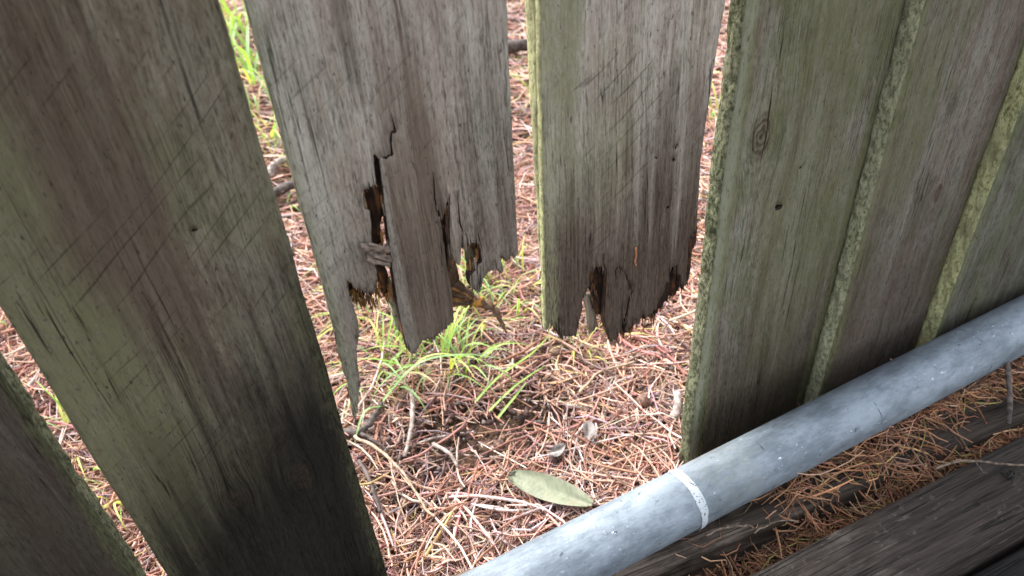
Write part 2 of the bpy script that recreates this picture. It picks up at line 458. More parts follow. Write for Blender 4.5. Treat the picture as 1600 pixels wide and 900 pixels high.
def slab(name, loops, y0, thick, mats, parent=None, cx=0.0, dx=.004, dz=.011, seed=0, step=.004, jit=0.0,
         relief=.00035, round_r=.0025, side_rough=.0007, zfine=.75, taper=None, cup=0.0, tiltx=0.0, edge_mat=1, edge_sel=None, fibre=0.0, rag=0.0):
    lps = [resample(l, step, jit, seed + 3 * i) for i, l in enumerate(loops)]
    if rag:
        for l in lps[:1]: l[:, 0] += rag * (vnoise(l[:, 1] / .006, l[:, 0] * 20, seed + 41) + 1.2 * vnoise(l[:, 1] / .022, l[:, 0] * 20, seed + 43))
    allp = np.concatenate(lps)
    x0, z0 = allp.min(0); x1, z1 = allp.max(0)
    zs = list(np.arange(z0, min(z1, zfine), dz))
    if z1 > zfine: zs += list(np.arange(zfine, z1, .05))
    xs = np.arange(x0 + dx * .5, x1, dx)
    gx, gz = np.meshgrid(xs, np.array(zs))
    g = np.stack([gx.ravel(), gz.ravel()], 1)
    g += rng.uniform(-.25, .25, g.shape) * (dx, dz)
    # cheap exact geometry: straight loops are short after resampling, so limit distance tests
    g = g[inside(g, lps)]
    d = edge_dist(g, [np.array(l, float) for l in loops])
    g = g[d > dx * .6]
    pts = [Vector(p) for p in allp] + [Vector(p) for p in g]
    edges = []
    o = 0
    for l in lps:
        k = len(l)
        edges += [(o + i, o + (i + 1) % k) for i in range(k)]
        o += k
    v2, _, f2, *_ = delaunay_2d_cdt(pts, edges, [], 0, 1e-7)
    P = np.array([(v.x, v.y) for v in v2])
    Ftri = np.array([f for f in f2 if len(f) == 3])
    cen = P[Ftri].mean(1)
    Ftri = Ftri[inside(cen, lps)]
    used = np.unique(Ftri)
    remap = -np.ones(len(P), int); remap[used] = np.arange(len(used))
    P = P[used]; Ftri = remap[Ftri]
    # make winding counter-clockwise in (x,z)
    a, b, c = P[Ftri[:, 0]], P[Ftri[:, 1]], P[Ftri[:, 2]]
    cr = (b[:, 0] - a[:, 0]) * (c[:, 1] - a[:, 1]) - (b[:, 1] - a[:, 1]) * (c[:, 0] - a[:, 0])
    Ftri[cr < 0] = Ftri[cr < 0][:, ::-1]
    de = {}
    for t in Ftri:
        for i in range(3):
            de[(t[i], t[(i + 1) % 3])] = 1
    bd = [(p, q) for (p, q) in de if (q, p) not in de]
    n = len(P)
    ed = edge_dist(P, [np.array(l, float) for l in loops])
    on = np.zeros(n, bool)
    for p, q in bd: on[p] = on[q] = True
    nrm = np.zeros((n, 2))
    for p, q in bd:
        e = P[q] - P[p]
        nn = np.array((e[1], -e[0])); nn /= max(np.linalg.norm(nn), 1e-9)
        nrm[p] += nn; nrm[q] += nn
    ln = np.linalg.norm(nrm, axis=1); nrm[ln > 0] /= ln[ln > 0][:, None]
    X, Z = P[:, 0], P[:, 1]
    wid = max(x1 - x0, 1e-6)
    xr = (X - (x0 + x1) / 2) / wid * 2
    rel = relief * (1.6 * fnoise(X / .006, Z / .16, seed, 3) + .8 * fnoise(X / .03, Z / .3, seed + 9, 2)) + cup * xr * xr + tiltx * xr
    if fibre: rel = rel + fibre * (vnoise(X / .0022, Z / .035, seed + 77) + .8 * vnoise(X / .006, Z / .02, seed + 78)) + fibre * .6
    rel = rel + np.where(ed < round_r, (1 - ed / round_r) ** 2 * round_r * .55, 0)
    th = np.full(n, thick)
    if taper: th = thick * np.clip((Z - taper[0]) / (taper[1] - taper[0]), taper[2], 1)
    V = [np.stack([X - cx, y0 + rel, Z], 1)]
    back = np.stack([X - cx, y0 + rel * .3 + th, Z], 1)
    F = [tuple(t) for t in Ftri]
    nf = len(F)
    # side rings
    bi = np.where(on)[0]
    K = max(2, int(thick / .0028))
    ring = {(-1): {int(i): int(i) for i in bi}}
    cnt = n
    for k in range(K - 1):
        t = (k + 1) / K
        yy = V[0][bi, 1] * (1 - t) + back[bi, 1] * t
        off = side_rough * (2.2 * fnoise(yy / .003 + 7, Z[bi] / .011 + X[bi] * 90, seed + 31 + k * 0, 3) + .6 * math.sin(t * math.pi))
        V.append(np.stack([X[bi] - cx + nrm[bi, 0] * off, yy, Z[bi] + nrm[bi, 1] * off], 1))
        ring[k] = {int(i): cnt + j for j, i in enumerate(bi)}
        cnt += len(bi)
    V.append(back)
    bo = cnt
    ring[K - 1] = {int(i): bo + int(i) for i in bi}
    F += [(bo + t[2], bo + t[1], bo + t[0]) for t in Ftri]
    ns = len(F)
    for p, q in bd:
        p = int(p); q = int(q)
        for k in range(K):
            A, B = ring[k - 1], ring[k]
            F.append((A[q], A[p], B[p], B[q]))
    me = bpy.data.meshes.new(name)
    me.from_pydata(np.concatenate(V).tolist(), [], [tuple(int(i) for i in f) for f in F])
    me.update()
    me.polygons.foreach_set('use_smooth', np.ones(len(me.polygons), bool))
    mi = np.zeros(len(F), np.int32)
    if len(mats) > 1: mi[ns:] = edge_mat
    if len(mats) > 2:       # raw broken wood where the edge is not the sawn one, and inside holes
        for e, (p, q) in enumerate(bd):
            px, pz = (P[p] + P[q]) / 2
            near_hole = any(np.hypot(px - np.mean([a for a, _ in l]), pz - np.mean([b for _, b in l])) < .008 for l in loops[1:])
            if near_hole or (edge_sel and not edge_sel(px, pz)):
                mi[ns + e * K:ns + (e + 1) * K] = 2
    me.polygons.foreach_set('material_index', mi)
    me.update()
    ob = bpy.data.objects.new(name, me)
    COL.objects.link(ob)
    for m in mats: me.materials.append(m)
    ob.location = (cx, 0, 0)
    if parent: ob.parent = parent
    return ob


def tube(pts, radii, sides=8, seed=0, rough=0.0, flat=1.0):
    pts = np.array(pts, float)
    n = len(pts)
    V = []; F = []
    prev = None
    for i in range(n):
        t = pts[min(i + 1, n - 1)] - pts[max(i - 1, 0)]
        t /= np.linalg.norm(t) + 1e-12
        ref = np.array((0, 0, 1.0)) if abs(t[2]) < .9 else np.array((1.0, 0, 0))
        u = np.cross(t, ref); u /= np.linalg.norm(u)
        v = np.cross(t, u)
        for k in range(sides):
            a = 2 * math.pi * k / sides
            r = radii[i] * (1 + rough * 2 * float(fnoise(np.array([k * 1.3 + seed]), np.array([i * .7]), seed, 2)[0]))
            V.append(pts[i] + r * (math.cos(a) * u + flat * math.sin(a) * v))
    for i in range(n - 1):
        for k in range(sides):
            k2 = (k + 1) % sides
            F.append((i * sides + k, i * sides + k2, (i + 1) * sides + k2, (i + 1) * sides + k))
    F.append(tuple(range(sides - 1, -1, -1)))
    F.append(tuple((n - 1) * sides + k for k in range(sides)))
    return V, F


def smooth_path(pts, k=6, wob=0.0, seed=0):
    pts = np.array(pts, float)
    out = []
    n = len(pts)
    for i in range(n - 1):
        p0, p1, p2, p3 = pts[max(i - 1, 0)], pts[i], pts[i + 1], pts[min(i + 2, n - 1)]
        for j in range(k):
            t = j / k
            out.append(.5 * (2 * p1 + (p2 - p0) * t + (2 * p0 - 5 * p1 + 4 * p2 - p3) * t * t + (3 * p1 - p0 - 3 * p2 + p3) * t ** 3))
    out.append(pts[-1])
    out = np.array(out)
    if wob:
        s = np.arange(len(out)) * .6
        for a in range(3): out[:, a] += wob * fnoise(s, s * 0 + a * 11.3, seed, 2)
    return out


def twig(name, pts, r0, r1, mat, label, cat='twig', group=None, branches=(), parent=None, wob=.002, seed=1, rough=.25, k=6):
    pts = np.array(pts, float)
    base = pts[0].copy()
    p = smooth_path(pts - base, k, wob, seed)
    rr = np.linspace(r0, r1, len(p))
    V, F = tube(p, rr, 7, seed, rough)
    for bp, br in branches:
        q = smooth_path(np.array(bp, float) - base, 5, wob, seed + 3)
        v, f = tube(q, np.linspace(br, br * .5, len(q)), 6, seed + 2, rough)
        o = len(V)
        V += v; F += [tuple(i + o for i in t) for t in f]
    me = mesh_np(name, np.array(V), F)
    me.materials.append(mat)
    o = bpy.data.objects.new(name, me)
    COL.objects.link(o)
    o.location = base
    if parent: o.parent = parent
    if label: tag(o, label, cat, group)
    return o


# ---------------------------------------------------------------- ground
def gz(x, y):
    return .016 * fnoise(np.asarray(x) / .22, np.asarray(y) / .22, 3, 3) + .010 * np.exp(-((np.asarray(x) - .22) ** 2 + (np.asarray(y) - .31) ** 2) / .02)


def axis(lo, flo, fhi, hi, fine):
    a = [flo]
    s = fine
    while a[-1] > lo:
        s *= 1.25; a.append(a[-1] - s)
    left = a[::-1]
    mid = list(np.arange(flo + fine, fhi, fine))
    b = [fhi]
    s = fine
    while b[-1] < hi:
        s *= 1.25; b.append(b[-1] + s)
    return np.array(left + mid + b)


ax = axis(-60, -.8, 1.6, 60, .025)
ay = axis(-60, -.5, 2.4, 120, .025)
gx, gy = np.meshgrid(ax, ay)
zz = gz(gx, gy)
V = np.stack([gx.ravel(), gy.ravel(), zz.ravel() - .012], 1)
nx, ny = len(ax), len(ay)
i, j = np.meshgrid(np.arange(nx - 1), np.arange(ny - 1))
q = (j * nx + i).ravel()
F = np.stack([q, q + 1, q + nx + 1, q + nx], 1)
n = NB('leaf_mould_soil')
P = n.co()
a = n.noise(P, 55, 6, .7); b = n.noise(P, 9, 4, .6); c = n.noise(P, 260, 4, .7)
col = n.mix(n.step(c, .36, .62), (.022, .014, .011), (.105, .066, .046))
col = n.mix(n.step(b, .45, .65), col, n.mix(n.step(a, .4, .6), (.05, .032, .026), (.19, .115, .072)))
n.bump(n.add(a, n.mul(c, .5)), .012, 1.0)
ground = obj('ground', mesh_np('ground', V, F), n.done(col, .95, .15))
tag(ground, 'brown soil and leaf mould under the needle litter', None, None, 'structure')

# ---------------------------------------------------------------- needle litter
NEEDLE_COLS = np.array([(.46, .26, .18), (.52, .32, .225), (.56, .39, .29), (.38, .19, .125), (.27, .15, .115), (.54, .43, .34), (.13, .08, .068), (.34, .25, .22), (.45, .38, .34), (.50, .35, .15)])
NEEDLE_P = np.array([.18, .18, .14, .12, .10, .08, .08, .06, .04, .02])


def needles(N, xy, z0, z1, Lm, Ls, rm, segs, zfun, cols=NEEDLE_COLS, pr=NEEDLE_P, tilt=.10, curl=.75, gain=1.0):
    x, y = xy
    yaw = rng.uniform(0, 2 * math.pi, N)
    L = np.clip(rng.normal(Lm, Ls, N), Lm * .25, Lm * 2.2)
    r = rm * np.exp(rng.normal(-.08, .32, N))
    cv = rng.normal(0, curl, N) * (L / Lm)
    ti = rng.normal(0, tilt, N)
    zc = zfun(x, y) + rng.uniform(z0, z1, N)
    t = np.linspace(-.5, .5, segs + 1)
    ang = yaw[:, None] + cv[:, None] * t[None]
    dx = np.cos(ang); dy = np.sin(ang)
    st = L[:, None] / segs
    cx = np.cumsum(dx * st, 1); cy = np.cumsum(dy * st, 1)
    cx = cx - cx.mean(1, keepdims=True) + x[:, None]; cy = cy - cy.mean(1, keepdims=True) + y[:, None]
    cz = zc[:, None] + np.sin(ti)[:, None] * L[:, None] * t[None] + rng.normal(0, .0012, (N, segs + 1)) + (rng.normal(0, .006, N)[:, None]) * (4 * t[None] ** 2)
    cz = np.maximum(cz, zfun(cx, cy) - .004)
    V = np.zeros((N, segs + 1, 3, 3))
    for k in range(3):
        a = 2 * math.pi * k / 3 + math.pi / 2
        rr = r[:, None] * np.where(np.abs(t)[None] > .49, .55, 1.0)
        V[:, :, k, 0] = cx - np.sin(ang) * rr * math.cos(a)
        V[:, :, k, 1] = cy + np.cos(ang) * rr * math.cos(a)
        V[:, :, k, 2] = cz + rr * math.sin(a)
    base = np.arange(N)[:, None] * (segs + 1) * 3
    fs = []
    for s in range(segs):
        for k in range(3):
            k2 = (k + 1) % 3
            fs.append(np.concatenate([base + s * 3 + k, base + s * 3 + k2, base + (s + 1) * 3 + k2, base + (s + 1) * 3 + k], 1))
    F = np.stack(fs, 1).reshape(-1, 4)
    ci = rng.choice(len(cols), N, p=pr / pr.sum())
    C = cols[ci] * 1.12 * np.array((1.0, 1.03, 1.16)) * np.exp(rng.normal(-.03, .23, (N, 1))) * rng.normal(1, .06, (N, 3)) * gain
    C = np.repeat(C, (segs + 1) * 3, 0)
    return V.reshape(-1, 3), F, np.clip(C, 0, .8)


def merge(parts):
    V = []; F = []; C = []
    o = 0
    for v, f, c in parts:
        V.append(v); F.append(f + o); C.append(c); o += len(v)
    return np.concatenate(V), np.concatenate(F), np.concatenate(C)


needle_mat = tint_material('dry_needle', .85, .12)


def dark_patch(x, y):
    return np.exp(-(((x - .185) / .075) ** 2 + ((y - .19) / .055) ** 2)) + .75 * np.exp(-(((x - .30) / .05) ** 2 + ((y - .17) / .05) ** 2))


def scatter(N, x0, x1, y0, y1, keep=None):
    x = rng.uniform(x0, x1, N); y = rng.uniform(y0, y1, N)
    if keep is not None:
        m = rng.uniform(0, 1, N) < keep(x, y)
        x, y = x[m], y[m]
    return x, y


kp = lambda x, y: (.55 + .9 * np.clip(fnoise(x / .07, y / .07, 21, 2) + .4, 0, .5)) * (1 - .93 * np.clip(1.3 * dark_patch(x, y), 0, 1))
parts = []
xy = scatter(21000, -.42, .95, -.02, .80, kp)
parts.append(needles(len(xy[0]), xy, -.012, .008, .058, .026, .00125, 3, gz, tilt=.09))
xy = scatter(15000, -.42, .95, -.02, .80, lambda x, y: 1 - .85 * np.clip(1.3 * dark_patch(x, y), 0, 1))
parts.append(needles(len(xy[0]), xy, -.012, .006, .024, .010, .0014, 2, gz, tilt=.15, gain=.95))
xy = scatter(2600, -.42, .95, -.02, .80, kp)
parts.append(needles(len(xy[0]), xy, .004, .013, .090, .03, .0014, 5, gz, tilt=.07, curl=.95))
xy = scatter(17000, -.9, 1.9, .80, 2.6)
parts.append(needles(len(xy[0]), xy, -.010, .010, .085, .03, .0019, 2, gz))
xy = scatter(9000, .95, 1.9, -.02, .80)
parts.append(needles(len(xy[0]), xy, -.010, .010, .07, .03, .0015, 2, gz))
xy = scatter(9000, -3.5, 4.5, 2.6, 6.0)
parts.append(needles(len(xy[0]), xy, -.008, .012, .12, .04, .003, 2, gz))
xy = scatter(5000, -1.6, -.42, -.02, 1.6)
parts.append(needles(len(xy[0]), xy, -.010, .010, .08, .03, .0018, 2, gz))
V, F, C = merge(parts)
me = mesh_np('needle_litter', V, F)
colattr(me, C)
tag(obj('needle_litter', me, needle_mat), 'orange brown she-oak needles carpeting the ground behind the fence', 'needle litter', None, 'stuff')

# crumbs of dark bark and seed in the bare patch
N = 5200
x, y = scatter(N, .02, .60, -.01, .42, lambda x, y: .10 + .9 * np.clip(dark_patch(x, y), 0, 1))
N = len(x)
s = rng.uniform(.0012, .0042, N)
oct_v = np.array([(1, 0, 0), (0, 1, 0), (-1, 0, 0), (0, -1, 0), (0, 0, .7), (0, 0, -.7)], float)
oct_f = np.array([(0, 1, 4), (1, 2, 4), (2, 3, 4), (3, 0, 4), (1, 0, 5), (2, 1, 5), (3, 2, 5), (0, 3, 5)])
yaw = rng.uniform(0, 6.28, N)
el = rng.uniform(1, 2.4, N)
ov = oct_v[None] * (1 + rng.uniform(-.3, .3, (N, 6, 3))) * s[:, None, None]
ov[:, :, 0] *= el[:, None]
V = np.stack([ov[:, :, 0] * np.cos(yaw)[:, None] - ov[:, :, 1] * np.sin(yaw)[:, None] + x[:, None],
              ov[:, :, 0] * np.sin(yaw)[:, None] + ov[:, :, 1] * np.cos(yaw)[:, None] + y[:, None],
              ov[:, :, 2] + (gz(x, y) + rng.uniform(-.006, .008, N))[:, None]], 2)
F = (oct_f[None] + (np.arange(N) * 6)[:, None, None]).reshape(-1, 3)
me = mesh_np('bark_crumbs', V.reshape(-1, 3), F, False)
bc = np.array([(.055, .034, .030), (.085, .055, .048), (.035, .022, .020), (.14, .085, .06), (.11, .09, .085)])
colattr(me, np.repeat(bc[rng.integers(0, 5, N)] * rng.uniform(.7, 1.3, (N, 1)), 6, 0))
tag(obj('bark_crumbs', me, needle_mat), 'dark crumbs of bark and seed in the bare patch', 'crumbs', None, 'stuff')

# ---------------------------------------------------------------- paling fence
hole_mat = plain_noise('borer_hole_shade', (.006, .005, .004), (.02, .015, .011), 300)  # near-black: shade inside the hole put into the colour
fence = empty('paling_fence', (.2, 0, 0))
tag(fence, 'weathered grey timber paling fence with mossy edges and two boards rotted through at the foot', 'fence')
TOP = 1.45
core_mat = core_material()
moss_pale = moss_material('moss_pale_edge', (.36, .36, .19), (.12, .125, .055), (.34, .54))
moss_dark = moss_material('moss_dark_edge', (.185, .192, .115), (.034, .039, .020), (.38, .62))
moss_mid = moss_material('moss_soft_edge', (.30, .305, .195), (.085, .092, .052), (.34, .58))
edge_gray = moss_material('weathered_sawn_edge', (.20, .19, .13), (.075, .07, .045), (.36, .6))


def straight(x0, x1, zb, zt=TOP, wob=.0012, seed=0):
    zs = np.linspace(zb, zt, 40)
    l = [(x0 + wob * float(fnoise(np.array([z / .12]), np.array([1.0]), seed, 3)[0]) * 2, z) for z in zs]
    r = [(x1 + wob * float(fnoise(np.array([z / .12]), np.array([5.0]), seed + 1, 3)[0]) * 2, z) for z in zs]
    return l + r[::-1]


def hole(cx, cz, rx, rz, n=9, seed=0):
    r_ = random.Random(seed)
    return [(cx + rx * math.cos(2 * math.pi * k / n) * r_.uniform(.7, 1.2), cz + rz * math.sin(2 * math.pi * k / n) * r_.uniform(.7, 1.2)) for k in range(n)]


def board(loops, y0, thick, mat, edge, label, seed, cx, raw=None, **k):
    o = slab('paling', loops, y0, thick, [mat, edge, raw or core_mat], None, cx, seed=seed, **k)
    o.parent = fence
    o.matrix_parent_inverse = fence.matrix_basis.inverted()
    o['label'] = label
    return o


def piece(name, loops, y0, thick, mats, pal, seed, **k):
    k.setdefault('dx', .0016); k.setdefault('dz', .004)
    o = slab(name, loops, y0, thick, mats, None, pal.location.x, seed=seed, step=.003, **k)
    o.location = (0, 0, 0)
    o.parent = pal
    return o


mm = lambda key: [(a / 1000, b / 1000) for a, b in TRACE[key]]

# far left board
board([straight(-.292, -.1335, -.03, seed=1)], .0, .019,
      wood_material('wood_far_left', 1.3, gray=(.088, .074, .061), brown=(.066, .050, .040), green_amt=.15, damp_shade=(.30, .20, .9), damp_shade_col=(.022, .017, .013), saw=.25),
      moss_dark, 'dark board at the lower left corner with a mossy right edge', 11, -.213, side_rough=.0013, rag=.0016)
# wide dark board
board([straight(-.1165, .0435, -.03, seed=2), hole(-.0063, .4946, .0022, .0010, seed=3)], .0, .019,
      wood_material('wood_wide_dark', 2.7, gray=(.185, .168, .126), brown=(.118, .094, .070), dark=(.044, .035, .026), green=(.128, .128, .068), green_amt=.6,
                    green_pos=[(-.050, .36, .040, .22, .8), (-.07, .58, .05, .25, .7)],
                    damp_shade=(.345, .11, .98, .9), damp_shade_col=(.0125, .0112, .009), saw=.5, edge_moss=(.079, .22), knot_amt=.3, knots=[(.0379, .2572, .008), (-.0132, .2633, .006)],
                    stain=[(-.005, .52, .034, .17, .75, (.082, .061, .045))]),
      edge_gray, 'widest dark board with green algae and near-black foot, left of the gap', 12, -.0365)
# broken board with the hanging tongue


def slits(pts, n, seed, zmax, hmax):
    # narrow splits running up the grain from the broken end (only where wood lies above the edge)
    r_ = random.Random(seed)
    segs = [i for i in range(len(pts) - 1) if pts[i + 1][0] - pts[i][0] > .0016 and max(pts[i][1], pts[i + 1][1]) < zmax]
    pick = set(r_.sample(segs, min(n, len(segs))))
    out = []
    for i, p in enumerate(pts):
        out.append(p)
        if i in pick:
            q = pts[i + 1]
            t = r_.uniform(.35, .65)
            x = p[0] + (q[0] - p[0]) * t; z = p[1] + (q[1] - p[1]) * t
            w_ = r_.uniform(.00025, .0006); h = r_.uniform(.004, hmax)
            out += [(x - w_, z), (x + r_.uniform(-.0006, .0006), z + h), (x + w_, z)]
    return out


cl = slits(mm('C'), 16, 3, .50, .020)
loopC = [(.0575, TOP), (.0575, .9), (.0575, .62), (.0577, .5)] + cl + [(.2085, .56), (.2105, .62), (.2125, .9), (.2125, TOP)]
pc = board([loopC], .0, .0085,
           wood_material('wood_broken_tongue', 4.1, gray=(.385, .360, .312), brown=(.285, .238, .196), dark=(.080, .064, .050), green=(.205, .215, .150), green_amt=.35,
                         damp_shade=(.455, .07, .55), damp_shade_col=(.085, .063, .048), saw=.28,
                         stain=[(-.001, .43, .024, .17, .9, (.150, .112, .085)), (-.03, .60, .006, .06, .6, (.075, .052, .040)), (.055, .47, .02, .09, .4, (.105, .085, .068))]),
           edge_gray, 'grey board rotted through, a long tongue hanging in the middle and a thin spike at left', 13, .135, edge_sel=lambda x, z: x < .0580 or z > .60 or x > .2060, dx=.0028, dz=.008, step=.0022, jit=.0009, round_r=.0014, side_rough=.0005)
# its left edge shows the full thickness above the break
piece('rotten_core', [[(.0590, TOP), (.0590, .46), (.0605, .42), (.066, .405), (.070, .425)] + mm('C_core')[1:2] + [(.112, .56), (.112, TOP)]], .0078, .011, [core_mat, edge_gray], pc, 21, dx=.004, dz=.01, jit=.0012, relief=.0015)
piece('rotten_core', [mm('C_core')], .0084, .008, [core_mat, core_mat], pc, 22, jit=.0018, relief=.0035, fibre=.0022)
piece('rotten_core', [mm('C_core2'), mm('C_pin')], .0084, .008, [core_mat, core_mat], pc, 23, jit=.0016, relief=.0035, fibre=.0022)
piece('rotten_core', [[(.117, TOP), (.117, .575), (.150, .56), (.172, .50), (.19, .475), (.205, .50), (.2075, .60), (.2085, TOP)]], .0080, .0105, [core_mat, core_mat], pc, 24, dx=.004, dz=.01, jit=.0015, relief=.002)
piece('splinter', [mm('C_moss')], .014, .006, [moss_mid, moss_mid], pc, 25, jit=.0008)
piece('splinter', [mm('C_gray')], .019, .003, [edge_gray, edge_gray], pc, 26, jit=.001)
# second broken board
dl = slits(mm('D'), 20, 4, .46, .018)
loopD = [(.2340, TOP), (.2338, .62), (.2300, .46), (.2275, .36)] + dl + [(.3755, .42), (.3790, .50), (.3870, .60), (.3890, .75), (.3890, TOP)]
pd = board([loopD, hole(.3487, .4442, .0012, .0018, seed=5), hole(.3475, .4327, .0014, .0018, seed=6), hole(.3297, .4410, .0010, .0011, seed=7), hole(.3454, .3877, .0013, .0014, seed=8)], .0, .0075,
           wood_material('wood_broken_ragged', 6.6, gray=(.440, .405, .355), brown=(.315, .262, .220), dark=(.080, .064, .050), green=(.200, .200, .115), green_amt=.38,
                         green_pos=[(-.062, .55, .018, .25, .8), (-.03, .45, .035, .10, .6)],
                         damp_shade=(.418, .075, .95), damp_shade_col=(.066, .046, .035), saw=.5,
                         stain=[(.045, .44, .05, .07, .5, (.085, .062, .050))]),
           moss_pale, 'grey board rotted to a ragged dark foot, with a pale green left edge', 14, .311, edge_sel=lambda x, z: x < .2345 or z > .55, dx=.0028, dz=.008, step=.0022, jit=.0010, round_r=.0012, side_rough=.0008)
piece('rotten_core', [[(.2345, TOP), (.2345, .62), (.2310, .46), (.2300, .37), (.240, .362), (.260, .40), (.268, .425), (.30, .44), (.36, .43), (.375, .45), (.383, .58), (.387, .75), (.387, TOP)]], .0070, .0155, [core_mat, moss_pale], pd, 27, dx=.004, dz=.01, jit=.001, taper=(.27, .56, .18), side_rough=.0010)
piece('rotten_core', [mm('D_core')], .0074, .0085, [core_mat, core_mat], pd, 28, jit=.0018, relief=.0035, fibre=.0022)
piece('splinter', [mm('D_splinter')], .017, .004, [plain_noise('grey_splinter', (.085, .066, .05), (.27, .22, .165), 200, (1, 1, .1)), edge_gray], pd, 29, jit=.001)
# boards on the right, each lapping over the one before it
pe = board([straight(.4040, .6050, -.03, seed=4, wob=.0016), hole(.4744, .3425, .0042, .0040, seed=15), hole(.4926, .3784, .0016, .0012, seed=16)], .0, .0185,
      wood_material('wood_mossy_knot', 8.2, gray=(.245, .240, .198), brown=(.150, .122, .092), dark=(.050, .043, .033), green=(.118, .126, .058), green_amt=.75,
                    green_pos=[(.0, .35, .05, .25, .55)],
                    damp_shade=(.20, .13, .86), damp_shade_col=(.042, .032, .022), saw=.15, knots=[(-.0531, .4251, .0125)],
                    lichen_edge=(-.083, .009, (.27, .285, .21), .6)),
      moss_dark, 'mossy board with a round knot and a small hole, beside the ragged broken board', 15, .4915, raw=hole_mat, side_rough=.0020, rag=.0016, cup=.001)
piece('rotten_core', [hole(.4760, .3425, .012, .012, seed=15), ], .0195, .004, [hole_mat, hole_mat], pe, 33)  # dark plug added behind the hole to block light from the ground
board([straight(.5745, .7600, -.03, seed=5, wob=.0016)], -.0192, .0186,
      wood_material('wood_lapped', 9.9, gray=(.220, .203, .172), brown=(.148, .115, .094), dark=(.050, .042, .034), green=(.108, .116, .054), green_amt=.65,
                    green_pos=[(-.05, .40, .03, .14, .7)],
                    damp_shade=(.27, .15, .70), damp_shade_col=(.050, .036, .028), saw=.1, knots=[(.020, .30, .006)]),
      moss_mid, 'lapped board with a mossy left edge, between the knotted board and the pale-edged one', 16, .655, side_rough=.0020, rag=.0016)
board([straight(.7310, .8920, -.03, seed=6, wob=.0016)], -.0395, .0200,
      wood_material('wood_pale_edge', 12.1, gray=(.175, .176, .142), brown=(.105, .096, .070), dark=(.046, .041, .030), green=(.104, .120, .060), green_amt=.8, saw=.35, damp_shade=(.2, .15, .5)),
      moss_pale, 'board at the right edge with a broad pale moss side', 17, .8115, side_rough=.0020, rag=.0016)
# boards outside the frame, kept coarse
mo = wood_material('wood_plain', 15.0)
for x0, y0 in ((.90, 0), (1.07, 0), (1.24, 0), (-.465, 0), (-.64, 0), (-.815, 0)):
    board([straight(x0, x0 + .157, -.03, seed=int(x0 * 50))], y0, .019, mo, moss_mid, 'whole board of the fence beyond the frame', 40 + int(x0 * 10), x0 + .078, dx=.02, dz=.04)
rail_mat = plain_noise('rail_wood', (.06, .048, .036), (.16, .14, .115), 90, (.06, 1, 1))
for z in (.86, 1.28):
    V = []; F = []
    xs = np.linspace(-.85, 1.42, 60)
    for x in xs:
        wv = .002 * float(vnoise(np.array([x * 4]), np.array([z]))[0])
        V += [(x, .0205, z - .037 + wv), (x, .058, z - .037 + wv), (x, .058, z + .037 + wv), (x, .0205, z + .037 + wv)]
    for i in range(59):
        for k in range(4):
            F.append((i * 4 + k, (i + 1) * 4 + k, (i + 1) * 4 + (k + 1) % 4, i * 4 + (k + 1) % 4))
    F += [(0, 1, 2, 3), (59 * 4 + 3, 59 * 4 + 2, 59 * 4 + 1, 59 * 4)]
    o = obj('rail', mesh_np('rail', np.array(V), F, False), rail_mat)
    o.parent = fence; o.matrix_parent_inverse = fence.matrix_basis.inverted()

